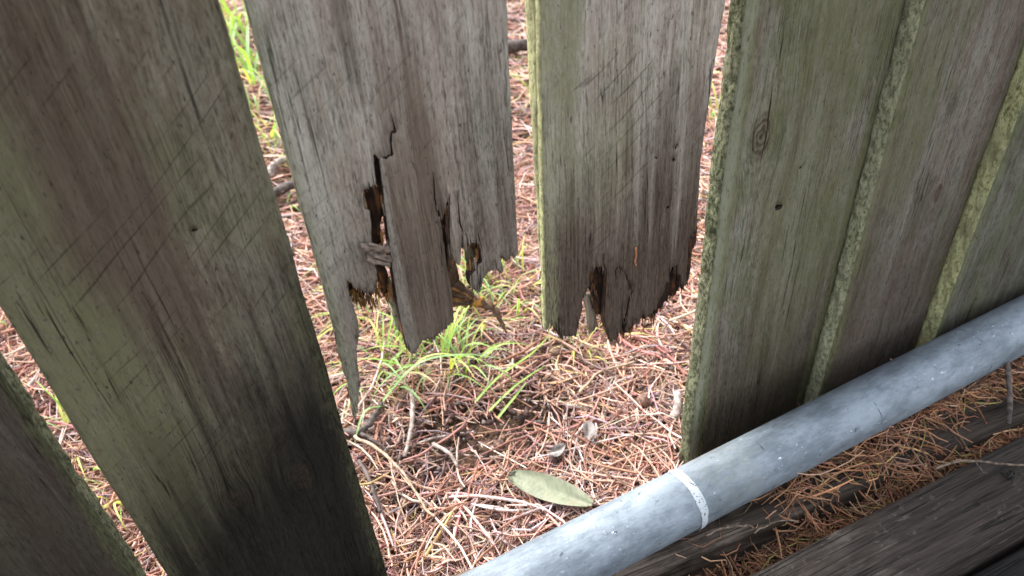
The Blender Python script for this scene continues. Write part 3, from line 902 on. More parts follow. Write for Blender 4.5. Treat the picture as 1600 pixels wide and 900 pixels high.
# ---------------------------------------------------------------- splintered chunk wedged behind the tongue
def chunk():
    n_ = NB('splintered_wood')
    P = n_.co()
    at = n_.t.nodes.new('ShaderNodeVertexColor'); at.layer_name = 'tint'
    a = n_.noise(P, 220, 4, .7)
    col = n_.mix(1.0, at.outputs[0], n_.ramp(a, [(.3, (.35, .35, .35)), (.55, (1, 1, 1)), (.75, (1.5, 1.45, 1.4))]), 'MULTIPLY')
    n_.bump(a, .003, 1.0)
    m = n_.done(col, .8, .25)
    gray = np.array((.26, .20, .16)); org = np.array((.30, .15, .05)); drk = np.array((.10, .06, .035))
    V = []; F = []; C = []

    def strand(pts, r0, r1, c0, c1, flat=.6, seed=0, k=5):
        p = smooth_path(pts, k, .0012, seed)
        rr = np.linspace(r0, r1, len(p)) * (1 + .25 * np.sin(np.arange(len(p)) * 1.7 + seed))
        v, f = tube(p, rr, 7, seed, .45, flat)
        o = len(V)
        V.extend(v); F.extend([tuple(i + o for i in t) for t in f])
        for i in range(len(p)):
            t = i / (len(p) - 1)
            C.extend([c0 * (1 - t) + c1 * t] * 7)
    r_ = random.Random(4)
    Lp = [(a / 1000, b / 1000) for a, b in TRACE['chunkL']]
    Rp = [(a / 1000, b / 1000) for a, b in TRACE['chunkR']]
    # frayed grey end standing out in front of the hole
    for k in range(13):
        t = k / 12
        sx = Lp[0][0] + (Lp[3][0] - Lp[0][0]) * t + r_.uniform(-.003, .004); sz = Lp[0][1] + (Lp[3][1] - Lp[0][1]) * t + r_.uniform(-.002, .002)
        ex = Lp[2][0] + (Lp[5][0] - Lp[2][0]) * t + .006; ez = Lp[2][1] + (Lp[5][1] - Lp[2][1]) * t
        y0 = r_.uniform(-.007, -.003)
        g = gray * r_.uniform(.7, 1.25)
        strand([(sx, y0, sz), ((sx + ex) / 2, y0 + .004 + r_.uniform(-.002, .002), (sz + ez) / 2 + r_.uniform(-.001, .001)), (ex - .002, .0085, ez), (ex + .010, .016, ez - .006)], r_.uniform(.0011, .0022), .0026, g, g * .6, .7, k)
    # hidden middle
    strand([(Lp[2][0] + .002, .013, Lp[2][1] - .010), (.150, .020, .425), (Rp[0][0], .024, Rp[0][1] - .014)], .0060, .0095, drk, drk, .8, 31)
    # brown tongue end
    for k in range(9):
        t = k / 8
        sx = Rp[0][0] + (Rp[6][0] - Rp[0][0]) * t; sz = Rp[0][1] + (Rp[6][1] - Rp[0][1]) * t
        ex = Rp[2][0] - .002 + (Rp[7][0] - Rp[2][0]) * t * .8; ez = Rp[2][1] + (Rp[7][1] - Rp[2][1]) * t * .8
        c = (org if k in (2, 3, 5, 6, 8) else drk) * r_.uniform(.7, 1.3)
        strand([(sx - .010, .022 + r_.uniform(-.002, .002), sz + .004), ((sx + ex) / 2, .019 + r_.uniform(-.0015, .0015), (sz + ez) / 2), (ex, .020, ez)], .0032, .0026, c, c * .9, .9, 50 + k)
    strand([(Rp[2][0] - .004, .018, Rp[2][1] - .003), (Rp[2][0] + .001, .017, Rp[2][1] - .005), (Rp[2][0] + .004, .0185, Rp[2][1] - .006)], .0045, .003, np.array((.42, .20, .04)), np.array((.30, .13, .03)), 1, 71, 4)
    strand([(Rp[2][0] - .004, .020, Rp[2][1]), (Rp[3][0], .019, Rp[3][1]), (Rp[4][0], .017, Rp[4][1]), (Rp[5][0], .015, Rp[5][1])], .0052, .0012, drk * 1.5, drk * 1.6, .8, 72, 7)
    strand([(Rp[3][0], .019, Rp[3][1]), (Rp[3][0] + .004, .019, Rp[3][1] - .001), (Rp[3][0] + .010, .021, Rp[3][1] + .002)], .0022, .0006, drk * 1.6, org, .8, 73, 5)
    strand([(Rp[6][0] - .004, .022, Rp[6][1] - .004), (Rp[6][0] + .006, .022, Rp[6][1] - .012)], .0018, .0006, drk, drk, .8, 74, 5)
    V = np.array(V)
    base = V.mean(0)
    me = mesh_np('broken_splinter', V - base, F)
    colattr(me, np.array(C))
    o = obj('broken_splinter', me, m, None, tuple(base))
    tag(o, 'frayed brown splinter of wood wedged slantwise behind the hanging tongue', 'wood splinter')


chunk()

# ---------------------------------------------------------------- galvanised pipe
PY, PZ, PR = -.077, .092, .0305


def pipe():
    n = NB('galvanised_steel')
    P = n.co()
    x, y, z = n.xyz(P)
    big = n.noise(n.vec(n.mul(x, .45), y, z), 34, 7, .72)
    spg = n.noise(n.vec(n.mul(x, .7), y, z), 120, 6, .72)
    fin = n.noise(n.vec(n.mul(x, .12), y, z), 500, 3, .6)
    col = n.mix(n.step(big, .36, .64), (.112, .137, .162), (.215, .254, .292))
    col = n.mix(n.mul(n.step(spg, .44, .30), .55), col, (.065, .082, .100))
    col = n.mix(n.mul(n.step(spg, .58, .72), .6), col, (.32, .37, .42))
    col = n.mix(n.mul(n.step(fin, .50, .66), .12), col, (.30, .34, .37))
    col = n.mix(n.mul(n.step(fin, .46, .34), .12), col, (.075, .088, .10))
    # dull brownish film in one stretch
    e = n.f('ABSOLUTE', n.sub(n.add(x, n.mul(n.sub(big, .5), .05)), .375))
    col = n.mix(n.mul(n.step(e, .05, .01), n.mul(n.step(spg, .35, .6), .45)), col, (.17, .185, .165))
    # stain rings left by old straps
    for rx, wd in ((.421, .0010), (.565, .0008), (.735, .0010)):
        q = n.f('ABSOLUTE', n.sub(n.add(x, n.mul(n.sub(n.noise(n.vec(0.0, y, z), 60, 2), .5), .010)), rx))
        col = n.mix(n.mul(n.step(q, wd, wd * .3), n.step(n.noise(n.vec(rx * 9, y, z), 55, 2), .48, .62)), col, (.035, .045, .055))
    blk = n.noise(n.vec(n.mul(x, .6), n.add(y, 3.0), z), 130, 2, .5)
    col = n.mix(n.mul(n.step(blk, .31, .25), .7), col, (.03, .04, .05))
    # white zinc salts along the crown
    ws = n.noise(n.vec(n.mul(x, .45), y, n.add(z, 5.0)), 330, 4, .7)
    col = n.mix(n.mul(n.step(ws, .64, .69), n.step(n.noise(n.vec(n.mul(x, .5), y, z), 38, 2), .50, .60)), col, (.62, .66, .70))
    n.bump(n.add(n.mul(spg, .6), n.add(n.mul(fin, .3), n.mul(big, .6))), .0011, .6)
    m = n.done(col, n.step(spg, .3, .7, .40, .60), .35, .22)
    V = []; F = []
    xs = np.linspace(-1.3, 2.4, 90)
    Sg = 72
    for ri, rad in enumerate((PR, PR - .003)):
        for xx in xs:
            for k in range(Sg):
                a = 2 * math.pi * k / Sg
                rr = rad + .00025 * math.sin(xx * 9 + k * .2)
                V.append((xx, PY + rr * math.cos(a), PZ + rr * math.sin(a)))
    N = len(xs)
    for i in range(N - 1):
        for k in range(Sg):
            k2 = (k + 1) % Sg
            F.append((i * Sg + k, i * Sg + k2, (i + 1) * Sg + k2, (i + 1) * Sg + k))
            o = N * Sg
            F.append((o + i * Sg + k2, o + i * Sg + k, o + (i + 1) * Sg + k, o + (i + 1) * Sg + k2))
    for e_ in (0, N - 1):
        for k in range(Sg):
            k2 = (k + 1) % Sg
            a, b = e_ * Sg, N * Sg + e_ * Sg
            f_ = (a + k, b + k, b + k2, a + k2)
            F.append(f_ if e_ == 0 else f_[::-1])
    p = empty('steel_pipe', (0, PY, PZ - PR))
    V = np.array(V) - (0, PY, PZ - PR)
    o = obj('tube_wall', mesh_np('tube_wall', V, F), m, p)
    tag(p, 'galvanised grey steel pipe lying along the foot of the fence, with a white painted ring', 'pipe')
    # white paint ring, a brushed arc that tapers out at the front
    nb = NB('white_paint')
    Pc = nb.co()
    g = nb.noise(Pc, 420, 3, .6)
    pm = nb.done(nb.mix(nb.step(g, .43, .37), (.40, .44, .47), (.07, .08, .09)), .55, .4)
    V = []; F = []
    nA = 64; W = 6
    for i in range(nA + 1):
        t = i / nA
        a = R(140 - 182 * t)      # 0 faces the viewer, 90 is the crown
        wd = .0045 * min(1, 8 * (t + .015)) ** .5 * (1 - .45 * max(0, (t - .55) / .45)) * (1 + .14 * float(fnoise(np.array([t * 14]), np.array([0.]), 5, 2)[0]) * 2)
        xc = .3290 + .0035 * math.sin(t * 2.4) + .0006 * float(fnoise(np.array([t * 9]), np.array([3.]), 5, 2)[0]) * 2
        for j in range(W + 1):
            s_ = -1 + 2 * j / W
            rr = PR + .00095 - .0004 * s_ * s_
            V.append((xc + wd * s_, -rr * math.cos(a), rr * math.sin(a) + PR))
    for i in range(nA):
        for j in range(W):
            q = i * (W + 1) + j
            F.append((q, q + W + 1, q + W + 2, q + 1))
    obj('paint_ring', mesh_np('paint_ring', np.array(V), F), pm, p)


pipe()

# ---------------------------------------------------------------- timbers in front
def timber(name, L, W, H, mat, loc, rot, label, seed, wane=.008, amp=1.0):
    # rounded worn sleeper, length along local x, top at local z = 0
    prof = []
    r = wane
    for (cx, cz, a0) in ((-W / 2 + r, -r, 180), (W / 2 - r, -r, 90), (W / 2 - r, -H + r, 0), (-W / 2 + r, -H + r, -90)):
        for k in range(6):
            a = R(a0 - 90 * k / 5)
            prof.append((cx + r * math.cos(a), cz + r * math.sin(a)))
    # extra points across the top
    pts = []
    for i, p in enumerate(prof):
        pts.append(p)
        if i in (5, 11, 17, 23):
            q = prof[(i + 1) % len(prof)]
            for k in range(1, 16): pts.append((p[0] + (q[0] - p[0]) * k / 16, p[1] + (q[1] - p[1]) * k / 16))
    pts = np.array(pts)
    n = len(pts)
    xs = np.linspace(-L / 2, L / 2, int(L / .012))
    V = []
    th = np.arange(n)
    for x in xs:
        d = amp * .0020 * fnoise(th * .35, np.full(n, x / .25), seed, 3) + amp * .0030 * fnoise(th * .08, np.full(n, x / .12), seed + 4, 2)
        ctr = np.array((0, -H / 2))
        dirv = pts - ctr; dirv /= np.linalg.norm(dirv, axis=1)[:, None]
        p = pts + dirv * d[:, None] * 1.6
        V += [(x, a, b) for a, b in p]
    F = []
    for i in range(len(xs) - 1):
        for k in range(n):
            k2 = (k + 1) % n
            F.append((i * n + k2, i * n + k, (i + 1) * n + k, (i + 1) * n + k2))
    F.append(tuple(range(n))); F.append(tuple((len(xs) - 1) * n + k for k in range(n - 1, -1, -1)))
    o = obj(name, mesh_np(name, np.array(V), F), mat, None, loc)
    o.rotation_euler.z = rot
    tag(o, label, 'timber', 'old timbers lying in front of the fence')
    return o


def timber_mat(name, seed, base, light, worn, spots):
    n = NB(name)
    P = n.co()
    x, y, z = n.xyz(P)
    g = n.noise(n.vec(n.mul(x, .035), n.add(y, seed), z), 210, 6, .7)
    f = n.noise(n.vec(n.mul(x, .05), n.add(y, seed), z), 520, 3, .6)
    b = n.noise(n.vec(n.mul(x, .4), y, n.add(z, seed)), 28, 4, .65)
    col = n.mix(n.step(n.add(n.mul(g, .6), n.mul(f, .4)), .38, .62), scl(base, .45), scl(base, 1.5))
    w_ = n.step(n.add(b, n.mul(n.sub(x, worn), -.55)), .50, .70)
    col = n.mix(n.mul(w_, n.step(g, .38, .60, .25, 1.0)), col, light)
    if spots:
        sp_ = n.noise(n.vec(n.mul(x, .8), y, z), 150, 4, .6)
        ring = n.mul(n.step(n.f('ABSOLUTE', n.sub(sp_, .64)), .035, .012), n.step(n.noise(P, 22, 2), .50, .60))
        col = n.mix(n.mul(ring, .55), col, (.11, .097, .084))
        st = n.mul(n.step(n.noise(n.vec(n.mul(x, .3), y, z), 95, 4, .7), .58, .70), n.step(n.noise(P, 14, 2), .48, .6))
        col = n.mix(n.mul(st, .7), col, (.13, .115, .10))
    ck = n.noise(n.vec(n.mul(x, .02), n.add(y, seed + 2), z), 70, 2, .5)
    cr = n.mul(n.step(n.f('ABSOLUTE', n.sub(ck, .5)), .016, .003), n.step(b, .42, .55))
    col = n.mix(n.mul(cr, .9), col, scl(base, .18))
    n.bump(n.sub(n.add(n.mul(g, .5), n.add(n.mul(f, .4), n.mul(n.noise(P, 900, 3, .7), .3))), n.mul(cr, 1.4)), .0022, .8)
    return n.done(col, n.step(f, .3, .7, .6, .85), .18)


timber('sleeper', 2.6, .078, .090, timber_mat('sleeper_dark_brown', 2.0, (.032, .024, .018), (.14, .108, .086), -.08, False),
       (.60, -.1035, .0575), R(-6.5), 'dark sleeper half buried in needles right below the steel pipe', 61, .014)
timber('sleeper', 2.6, .075, .120, timber_mat('sleeper_black', 5.0, (.033, .026, .022), (.085, .072, .063), -.12, True),
       (.60, -.2065, .0590), R(-2.6), 'blackened sleeper with pale lichen spots at the lower right corner', 62, .0035, .3)

timber('sleeper', 2.6, .080, .100, timber_mat('added_timber_shade', 9.0, (.013, .012, .012), (.03, .03, .032), -3.0, False),  # added timber; deep shade is put into its near-black colour
       (.60, -.2890, .0180), R(-2.6), 'added near-black timber standing in for the shaded front face, bottom right corner', 63, .006, .4)

# ---------------------------------------------------------------- needles lying over and between the sleepers
def front_z(x, y):
    x = np.asarray(x); y = np.asarray(y)
    e1 = -.1425 - (x - .60) * .114 + .0   # front edge of the rear sleeper
    on1 = 1 / (1 + np.exp(-(y - e1 - .004) / .004))
    return np.clip((x - .42) / .30, 0, 1) * .024 * (1 - on1) + .056 * on1 + .006 * fnoise(x / .05, y / .03, 8, 2)


FC = np.array([(.29, .145, .072), (.34, .18, .092), (.24, .11, .055), (.17, .085, .05), (.38, .24, .14), (.11, .062, .042), (.27, .23, .075)])
FP = np.array([.24, .2, .18, .14, .11, .09, .04])
parts = []
# gap between the two sleepers
N = 2700
x = rng.uniform(.16, 1.15, N)
lo = -.171 - (x - .60) * .045; hi = np.minimum(-.146 - (x - .60) * .114, lo + .06)
y = lo + (hi - lo) * rng.uniform(-.05, 1.1, N)
parts.append(needles(N, (x, y), -.004, .016, .050, .022, .00085, 4, lambda a, b: .001 + .028 * np.clip((np.asarray(a) - .40) / .30, 0, 1) + .006 * fnoise(np.asarray(a) / .05, np.asarray(b) / .03, 8, 2), FC, FP, .10, 1.2))
# thick drift against the fence and over the rear sleeper, right half
N = 1900
x = rng.uniform(.50, 1.2, N)
y = np.where(rng.uniform(0, 1, N) < .94, rng.normal(-.083, .010, N) - (x - .6) * .08, rng.uniform(-.15, -.05, N))
y = np.minimum(y, -.045)
parts.append(needles(N, (x, y), .0, .012, .055, .022, .00085, 4, front_z, FC, FP, .06, 1.2))
# sparse ones lower left
N = 70
x = rng.uniform(.30, .62, N); y = rng.uniform(-.145, -.085, N)
parts.append(needles(N, (x, y), .001, .006, .05, .02, .00085, 4, front_z, FC, FP, .04, 1.3))
# clumps
for cx_, cy_, nn, sp in ((.46, -.118, 90, .014), (.575, -.138, 150, .016), (.54, -.112, 70, .016)):
    x = rng.normal(cx_, sp * 1.5, nn); y = rng.normal(cy_, sp * .6, nn)
    parts.append(needles(nn, (x, y), .002, .018, .055, .02, .0009, 5, front_z, FC, FP, .18, 1.3))
# the rest of the near ground
xy = scatter(5000, -1.2, 1.9, -1.1, -.35)
parts.append(needles(len(xy[0]), xy, -.006, .010, .07, .03, .0015, 2, gz))
V, F, C = merge(parts)
me = mesh_np('needle_drift', V, F)
colattr(me, C)
tag(obj('needle_drift', me, needle_mat), 'rust brown needles drifted between and over the two sleepers', 'needle litter', None, 'stuff')
# soil that fills the trough between the sleepers
xs = np.linspace(-.6, 1.9, 120); V = []; F = []
for x in xs:
    lo = -.176 - (x - .60) * .045; hi = min(-.125 - (x - .60) * .114, -.06)
    for k in range(7):
        y = lo + (hi - lo) * k / 6
        V.append((x, y, -.004 + .024 * min(1, max(0, (x - .42) / .3)) + .004 * float(fnoise(np.array([x / .03]), np.array([y / .02]), 4, 2)[0])))
for i in range(119):
    for k in range(6):
        q = i * 7 + k
        F.append((q, q + 7, q + 8, q + 1))
tag(obj('soil_fill', mesh_np('soil_fill', np.array(V), F), plain_noise('damp_soil', (.015, .011, .008), (.07, .045, .03), 300)), 'dark soil in the trough between the sleepers', None, None, 'structure')

# ---------------------------------------------------------------- grass
def blade_mesh(i):
    r_ = random.Random(100 + i)
    n = 9
    L = 1.0
    wd = r_.uniform(.015, .024)
    bend = r_.uniform(.5, 1.9)
    V = []; F = []
    x = 0; z = 0; a = r_.uniform(.05, .35)
    side = r_.uniform(-.08, .08)
    for k in range(n + 1):
        t = k / n
        w_ = wd * (1 - t ** 2.2) * (.6 + .4 * min(1, t * 5)) + .0008
        yy = side * t * t
        V += [(x, yy - w_, z + w_ * .5), (x, yy, z), (x, yy + w_, z + w_ * .5)]
        x += math.sin(a) * L / n; z += math.cos(a) * L / n
        a += bend / n * (1 + t)
    for k in range(n):
        q = k * 3
        F += [(q, q + 1, q + 4, q + 3), (q + 1, q + 2, q + 5, q + 4)]
    return mesh_np('blade', np.array(V), F)


GM = [leaf_material('grass_bright', (.20, .36, .06), (.31, .47, .11)),
      leaf_material('grass_yellow', (.36, .40, .09), (.45, .48, .15)),
      leaf_material('grass_cool', (.18, .33, .11), (.28, .43, .19)),
      leaf_material('grass_straw', (.36, .30, .15), (.46, .40, .22))]
BL = []
for i in range(14):
    m_ = blade_mesh(i)
    m_.materials.append(GM[(0, 2, 0, 1, 2, 0, 1, 0, 2, 0, 3, 0, 2, 1)[i]])
    BL.append(m_)


def tuft(x, y, n, h, spread, label, seed, lean=None, yellow=0.0, wide=.78):
    r_ = random.Random(seed)
    t = empty('grass_tuft', (x, y, float(gz(x, y)) - .004))
    tag(t, label, 'grass', 'grass tufts behind the fence')
    for k in range(n):
        pick = r_.randrange(14)
        if r_.random() < yellow: pick = r_.choice((3, 6, 13))
        b = bpy.data.objects.new('blade', BL[pick])
        COL.objects.link(b)
        b.parent = t
        a = r_.uniform(0, 6.283)
        rr = spread * math.sqrt(r_.random())
        b.location = (rr * math.cos(a), rr * math.sin(a), 0)
        s = h * r_.uniform(.55, 1.25)
        b.scale = (s, s * wide * r_.uniform(.8, 1.25), s)
        yaw = a + r_.uniform(-.8, .8) if lean is None else lean + r_.uniform(-1.0, 1.0)
        b.rotation_euler = (r_.uniform(-.15, .15), r_.uniform(-.1, .45), yaw)
    return t


tuft(.222, .322, 42, .100, .034, 'dense green grass tuft under the tip of the hanging tongue', 1)
tuft(.255, .300, 18, .095, .022, 'small green grass tuft just right of the dense one', 2)
tuft(.185, .440, 32, .120, .045, 'tall thin grass behind the notch of the tongue board', 3, yellow=.2)
tuft(.150, .350, 30, .095, .045, 'loose grass blades between the spike and the tongue', 4)
tuft(.385, .405, 40, .110, .065, 'bright grass seen right of the tongue, below the broken right corner', 5, yellow=.3)
tuft(.330, .430, 22, .10, .03, 'short yellowish grass behind the splinter', 6, yellow=.6)
tuft(.408, .245, 11, .075, .018, 'small yellow green tuft below the ragged board', 7, yellow=.7)
tuft(.290, 1.95, 70, .20, .13, 'bright grass clump at the top of the narrow left gap', 8, yellow=.3, wide=1.0)
tuft(.225, 1.50, 60, .18, .10, 'grass clump with broad blades in the upper left gap', 9, yellow=.4, wide=1.1)
tuft(.190, 1.22, 60, .13, .09, 'green grass clump midway down the left gap', 10, wide=1.1)
tuft(.140, .86, 6, .07, .02, 'few short leaves beside the dark sticks in the left gap', 11, wide=1.3)
tuft(-.232, .43, 34, .10, .055, 'yellow green grass in the gap at the lower left', 12, yellow=.5)
tuft(-.205, .315, 26, .075, .022, 'small grass tuft nearest the bottom left corner', 13, yellow=.3)
tuft(-.322, .80, 44, .12, .08, 'grass in the gap at the left border of the picture', 14)
tuft(.318, .352, 12, .085, .030, 'thin pale wisps of grass below the splinter tip', 18, yellow=.5)
tuft(.452, .262, 9, .070, .030, 'sparse yellow wisps under the right half of the ragged board', 19, yellow=.7)
tuft(.165, 1.06, 30, .10, .06, 'low grass clump just above the dark sticks in the left gap', 20, yellow=.2)
tuft(1.02, .70, 20, .12, .03, 'grass glimpsed between the ragged board and the mossy knotted one', 15)
tuft(.085, .62, 16, .10, .05, 'pale grass low in the left gap', 16, yellow=.6)
tuft(.80, .95, 20, .12, .08, 'grass blades seen through the gap between the two broken boards', 17, yellow=.3)


def long_blades(x, y, specs, label, mat):
    t = empty('grass_runner', (x, y, float(gz(x, y))))
    tag(t, label, 'grass', 'grass tufts behind the fence')
    for pts, w0 in specs:
        p = smooth_path([(a - x, b - y, c) for a, b, c in pts], 7)
        V = []; F = []
        for i in range(len(p)):
            tt = i / (len(p) - 1)
            d = p[min(i + 1, len(p) - 1)] - p[max(i - 1, 0)]
            s_ = np.cross(d, (0, 0, 1.0)); s_ /= np.linalg.norm(s_) + 1e-9
            w_ = w0 * (1 - tt ** 3) + .0002
            V += [p[i] - s_ * w_ + (0, 0, w_ * .4), p[i], p[i] + s_ * w_ + (0, 0, w_ * .4)]
        for i in range(len(p) - 1):
            q = i * 3
            F += [(q, q + 1, q + 4, q + 3), (q + 1, q + 2, q + 5, q + 4)]
        obj('blade', mesh_np('blade', np.array(V), F), mat, t)


long_blades(.130, .285, [([(.130, .285, .01), (.185, .285, .05), (.245, .275, .045), (.30, .262, .02)], .0018),
                         ([(.13, .28, .005), (.10, .26, .03), (.075, .235, .012)], .0016)], 'long arching grass blade lying over the needles', GM[2])
long_blades(.235, .225, [([(.235, .225, .01), (.28, .24, .022), (.34, .26, .018), (.385, .29, .01)], .0016),
                         ([(.245, .205, .006), (.29, .215, .02), (.345, .235, .012)], .0014),
                         ([(.25, .19, .004), (.275, .20, .012), (.31, .222, .010)], .0016)], 'flat spreading grass blades right of the bare patch', GM[0])

# ---------------------------------------------------------------- small things on the ground
twig_gray = plain_noise('twig_grey', (.13, .10, .085), (.36, .31, .28), 130, (1, 1, 1), .8, .001)
twig_dark = plain_noise('twig_dark', (.035, .028, .026), (.12, .095, .085), 130, (1, 1, 1), .7, .001)
twig_brown = plain_noise('twig_brown', (.06, .042, .032), (.19, .145, .11), 200, (1, 1, 1), .8, .001)
twig_tan = plain_noise('twig_tan', (.22, .15, .10), (.46, .36, .27), 130, (1, 1, 1), .8, .001)
G = lambda x, y, h=0.0: (x, y, float(gz(x, y)) + h)
twig('root_twig', [G(.062, .262, .010), G(.085, .246, .014), G(.108, .262, .012), G(.128, .285, .008)], .0065, .0030, twig_dark, 'dark forked root below the tip of the spike', 'root',
     branches=[([G(.085, .246, .014), G(.094, .226, .016), G(.108, .205, .010)], .003)], seed=2)
twig('twig', [G(.168, .275, .016), G(.158, .245, .014), G(.140, .212, .012), G(.123, .188, .008)], .0036, .0022, twig_gray, 'grey twig lying below the dense grass tuft', seed=3)
twig('twig', [G(.078, .240, .016), G(.098, .200, .018), G(.112, .150, .016), G(.116, .105, .014), G(.128, .070, .010)], .0022, .0010, twig_tan, 'long thin tan twig running down beside the wide dark board',
     branches=[([G(.104, .180, .018), G(.092, .130, .014), G(.090, .085, .012)], .0010), ([G(.112, .150, .016), G(.135, .118, .012)], .0008)], seed=4)
twig('twig', [G(.070, .205, .012), G(.072, .165, .014), G(.068, .125, .012)], .0032, .002, twig_dark, 'short dark twig against the wide dark board', seed=5)
twig('twig', [G(.195, .300, .012), G(.205, .262, .06), G(.2, .25, .02)], .0010, .0008, twig_tan, 'bent straw stalk under the hanging tongue', seed=6)
twig('twig', [G(.160, .185, .012), G(.170, .160, .016), G(.172, .140, .010)], .0028, .0018, twig_gray, 'short grey twig in the bare dark patch', seed=7)
twig('stick', [G(.140, .960, .012), G(.165, .985, .02), G(.205, 1.01, .012)], .009, .006, twig_gray, 'upper grey stick lying in the narrow left gap', 'stick', seed=8)
twig('stick', [G(.120, .880, .012), G(.160, .895, .02), G(.215, .90, .016)], .010, .008, twig_dark, 'lower dark stick lying in the narrow left gap', 'stick', seed=9)
twig('stick', [G(.78, 1.26, .02), G(.84, 1.24, .03), G(.92, 1.22, .02)], .018, .014, twig_dark, 'thick dark stick glimpsed between the two broken boards', 'stick', seed=10)
twig('stick', [G(.438, .072, .008), G(.452, .084, .014), G(.466, .104, .010)], .0065, .0045, twig_gray, 'short pale broken stick at the foot of the mossy knotted board', 'stick', seed=11)
twig('twig', [G(.30, .235, .008), G(.262, .19, .08), G(.255, .185, .03)], .0007, .0006, twig_tan, 'upright pale stalk over the needles', seed=12)
twig('twig', [G(.36, .17, .012), G(.40, .185, .016), G(.452, .178, .012)], .0022, .0014, twig_tan, 'straight tan twig right of the seed pods', seed=13)


def pod(x, y, r, label, mat, seed):
    V = []; F = []
    nu, nv = 14, 9
    for j in range(nv + 1):
        ph = math.pi * j / nv
        for k in range(nu):
            a = 2 * math.pi * k / nu
            rr = r * (1 + .10 * math.sin(a * 5) * math.sin(ph) + .06 * math.sin(seed + 3 * a))
            V.append((rr * 1.25 * math.sin(ph) * math.cos(a), rr * math.sin(ph) * math.sin(a), rr * (.85 * math.cos(ph) + (.25 if j == 0 else 0))))
    for j in range(nv):
        for k in range(nu):
            k2 = (k + 1) % nu
            F.append((j * nu + k, j * nu + k2, (j + 1) * nu + k2, (j + 1) * nu + k))
    o = obj('seed_pod', mesh_np('seed_pod', np.array(V), F), mat, None, G(x, y, r * .75))
    o.rotation_euler = (.4, .3, seed)
    tag(o, label, 'seed pod', 'seed pods on the needles')


pod_mat = plain_noise('pod_brown', (.045, .026, .020), (.20, .12, .09), 240)
pod(.424, .118, .0095, 'round brown seed pod beside the pale broken stick', pod_mat, 1)
pod(.372, .255, .0085, 'dark seed pod under the ragged board', pod_mat, 2)
pod(.232, .152, .006, 'small dark seed pod in the bare patch', pod_mat, 3)


def flat_leaf(name, x, y, L, W, rot, label, mat, curl, torn, h, cat='leaf', tilt=(0, 0)):
    V = []; F = []
    n, w_ = 26, 10
    for i in range(n + 1):
        t = i / n
        wd = W * math.sin(math.pi * min(1, (t * .93 + .035))) ** .62
        for j in range(w_ + 1):
            s_ = -1 + 2 * j / w_
            xx = (t - .5) * L
            if torn and t < .12:
                xx += torn * L * abs(math.sin(s_ * 9 + 1)) * (1 - t / .12)
            V.append((xx, wd * s_, curl * (s_ * s_) * W + .05 * L * (t - .5) ** 2 + .0012 * math.sin(7 * t + 4 * s_) - .0008 * math.exp(-(s_ * 6) ** 2)))
    for i in range(n):
        for j in range(w_):
            q = i * (w_ + 1) + j
            F.append((q, q + w_ + 1, q + w_ + 2, q + 1))
    k = len(V)
    V += [(a, b, c - .0006) for a, b, c in V]
    F += [tuple(k + i for i in f[::-1]) for f in F]
    o = obj(name, mesh_np(name, np.array(V), F), mat, None, G(x, y, h))
    o.rotation_euler = (tilt[0], tilt[1], rot)
    tag(o, label, cat)
    return o


n = NB('fallen_leaf_green')
P = n.co()
x_, y_, z_ = n.xyz(P)
a = n.noise(P, 90, 5, .65)
vein = n.step(n.f('ABSOLUTE', n.sub(n.f('FRACT', n.add(n.mul(x_, 170), n.mul(n.f('ABSOLUTE', y_), 110))), .5)), .10, .03)
col = n.mix(n.step(a, .36, .64), (.135, .150, .098), (.190, .205, .140))
col = n.mix(n.mul(n.step(n.noise(P, 45, 3), .58, .72), .5), col, (.18, .145, .10))
col = n.mix(n.mul(vein, .35), col, (.27, .28, .18))
n.bump(n.sub(a, n.mul(vein, .3)), .0008, .7)
leaf_m = n.done(col, .55, .35)
flat_leaf('fallen_leaf', .2460, .0515, .106, .0150, R(-51), 'oval grey green fallen leaf on the needles just behind the pipe', leaf_m, .22, .10, .020, tilt=(.25, .05))
chip_m = plain_noise('grey_chip', (.10, .085, .08), (.22, .20, .19), 90, (1, 1, 1))
flat_leaf('dry_leaf', .335, .105, .034, .008, R(70), 'small curled grey leaf right of the bare patch', chip_m, .5, .1, .014)
flat_leaf('dry_leaf', .285, .098, .026, .007, R(20), 'small grey leaf scrap above the green leaf', chip_m, .4, .1, .014)
flat_leaf('dry_leaf', .105, .70, .060, .010, R(60), 'pale grey strip of leaf low in the left gap', chip_m, .3, .1, .014)

# ---------------------------------------------------------------- twigs in front
twig('twig', [(.805, -.060, .075), (.780, -.092, .088), (.745, -.128, .082), (.712, -.158, .064)], .0024, .0030, twig_dark, 'upright dark twig leaning between the pipe and the black sleeper', seed=21)
twig('twig', [(.595, -.160, .064), (.628, -.170, .0655), (.655, -.190, .0650), (.695, -.214, .0630), (.74, -.236, .0625)], .0014, .0011, twig_brown, 'thin grey twig lying across the black sleeper',
     branches=[([(.637, -.176, .0655), (.632, -.186, .0645), (.634, -.192, .0635)], .0006)], seed=22)
twig('twig', [(.378, -.128, .066), (.405, -.131, .070), (.428, -.1385, .064)], .0009, .0007, twig_brown, 'thin brown twig resting on the edge of the brown sleeper', seed=23)
twig('twig', [(.338, -.106, .064), (.360, -.110, .067), (.382, -.1185, .064), (.386, -.121, .061)], .0013, .0007, twig_brown, 'split brown sliver on the worn end of the brown sleeper', seed=24,
     branches=[([(.360, -.110, .067), (.376, -.112, .066)], .0008)])


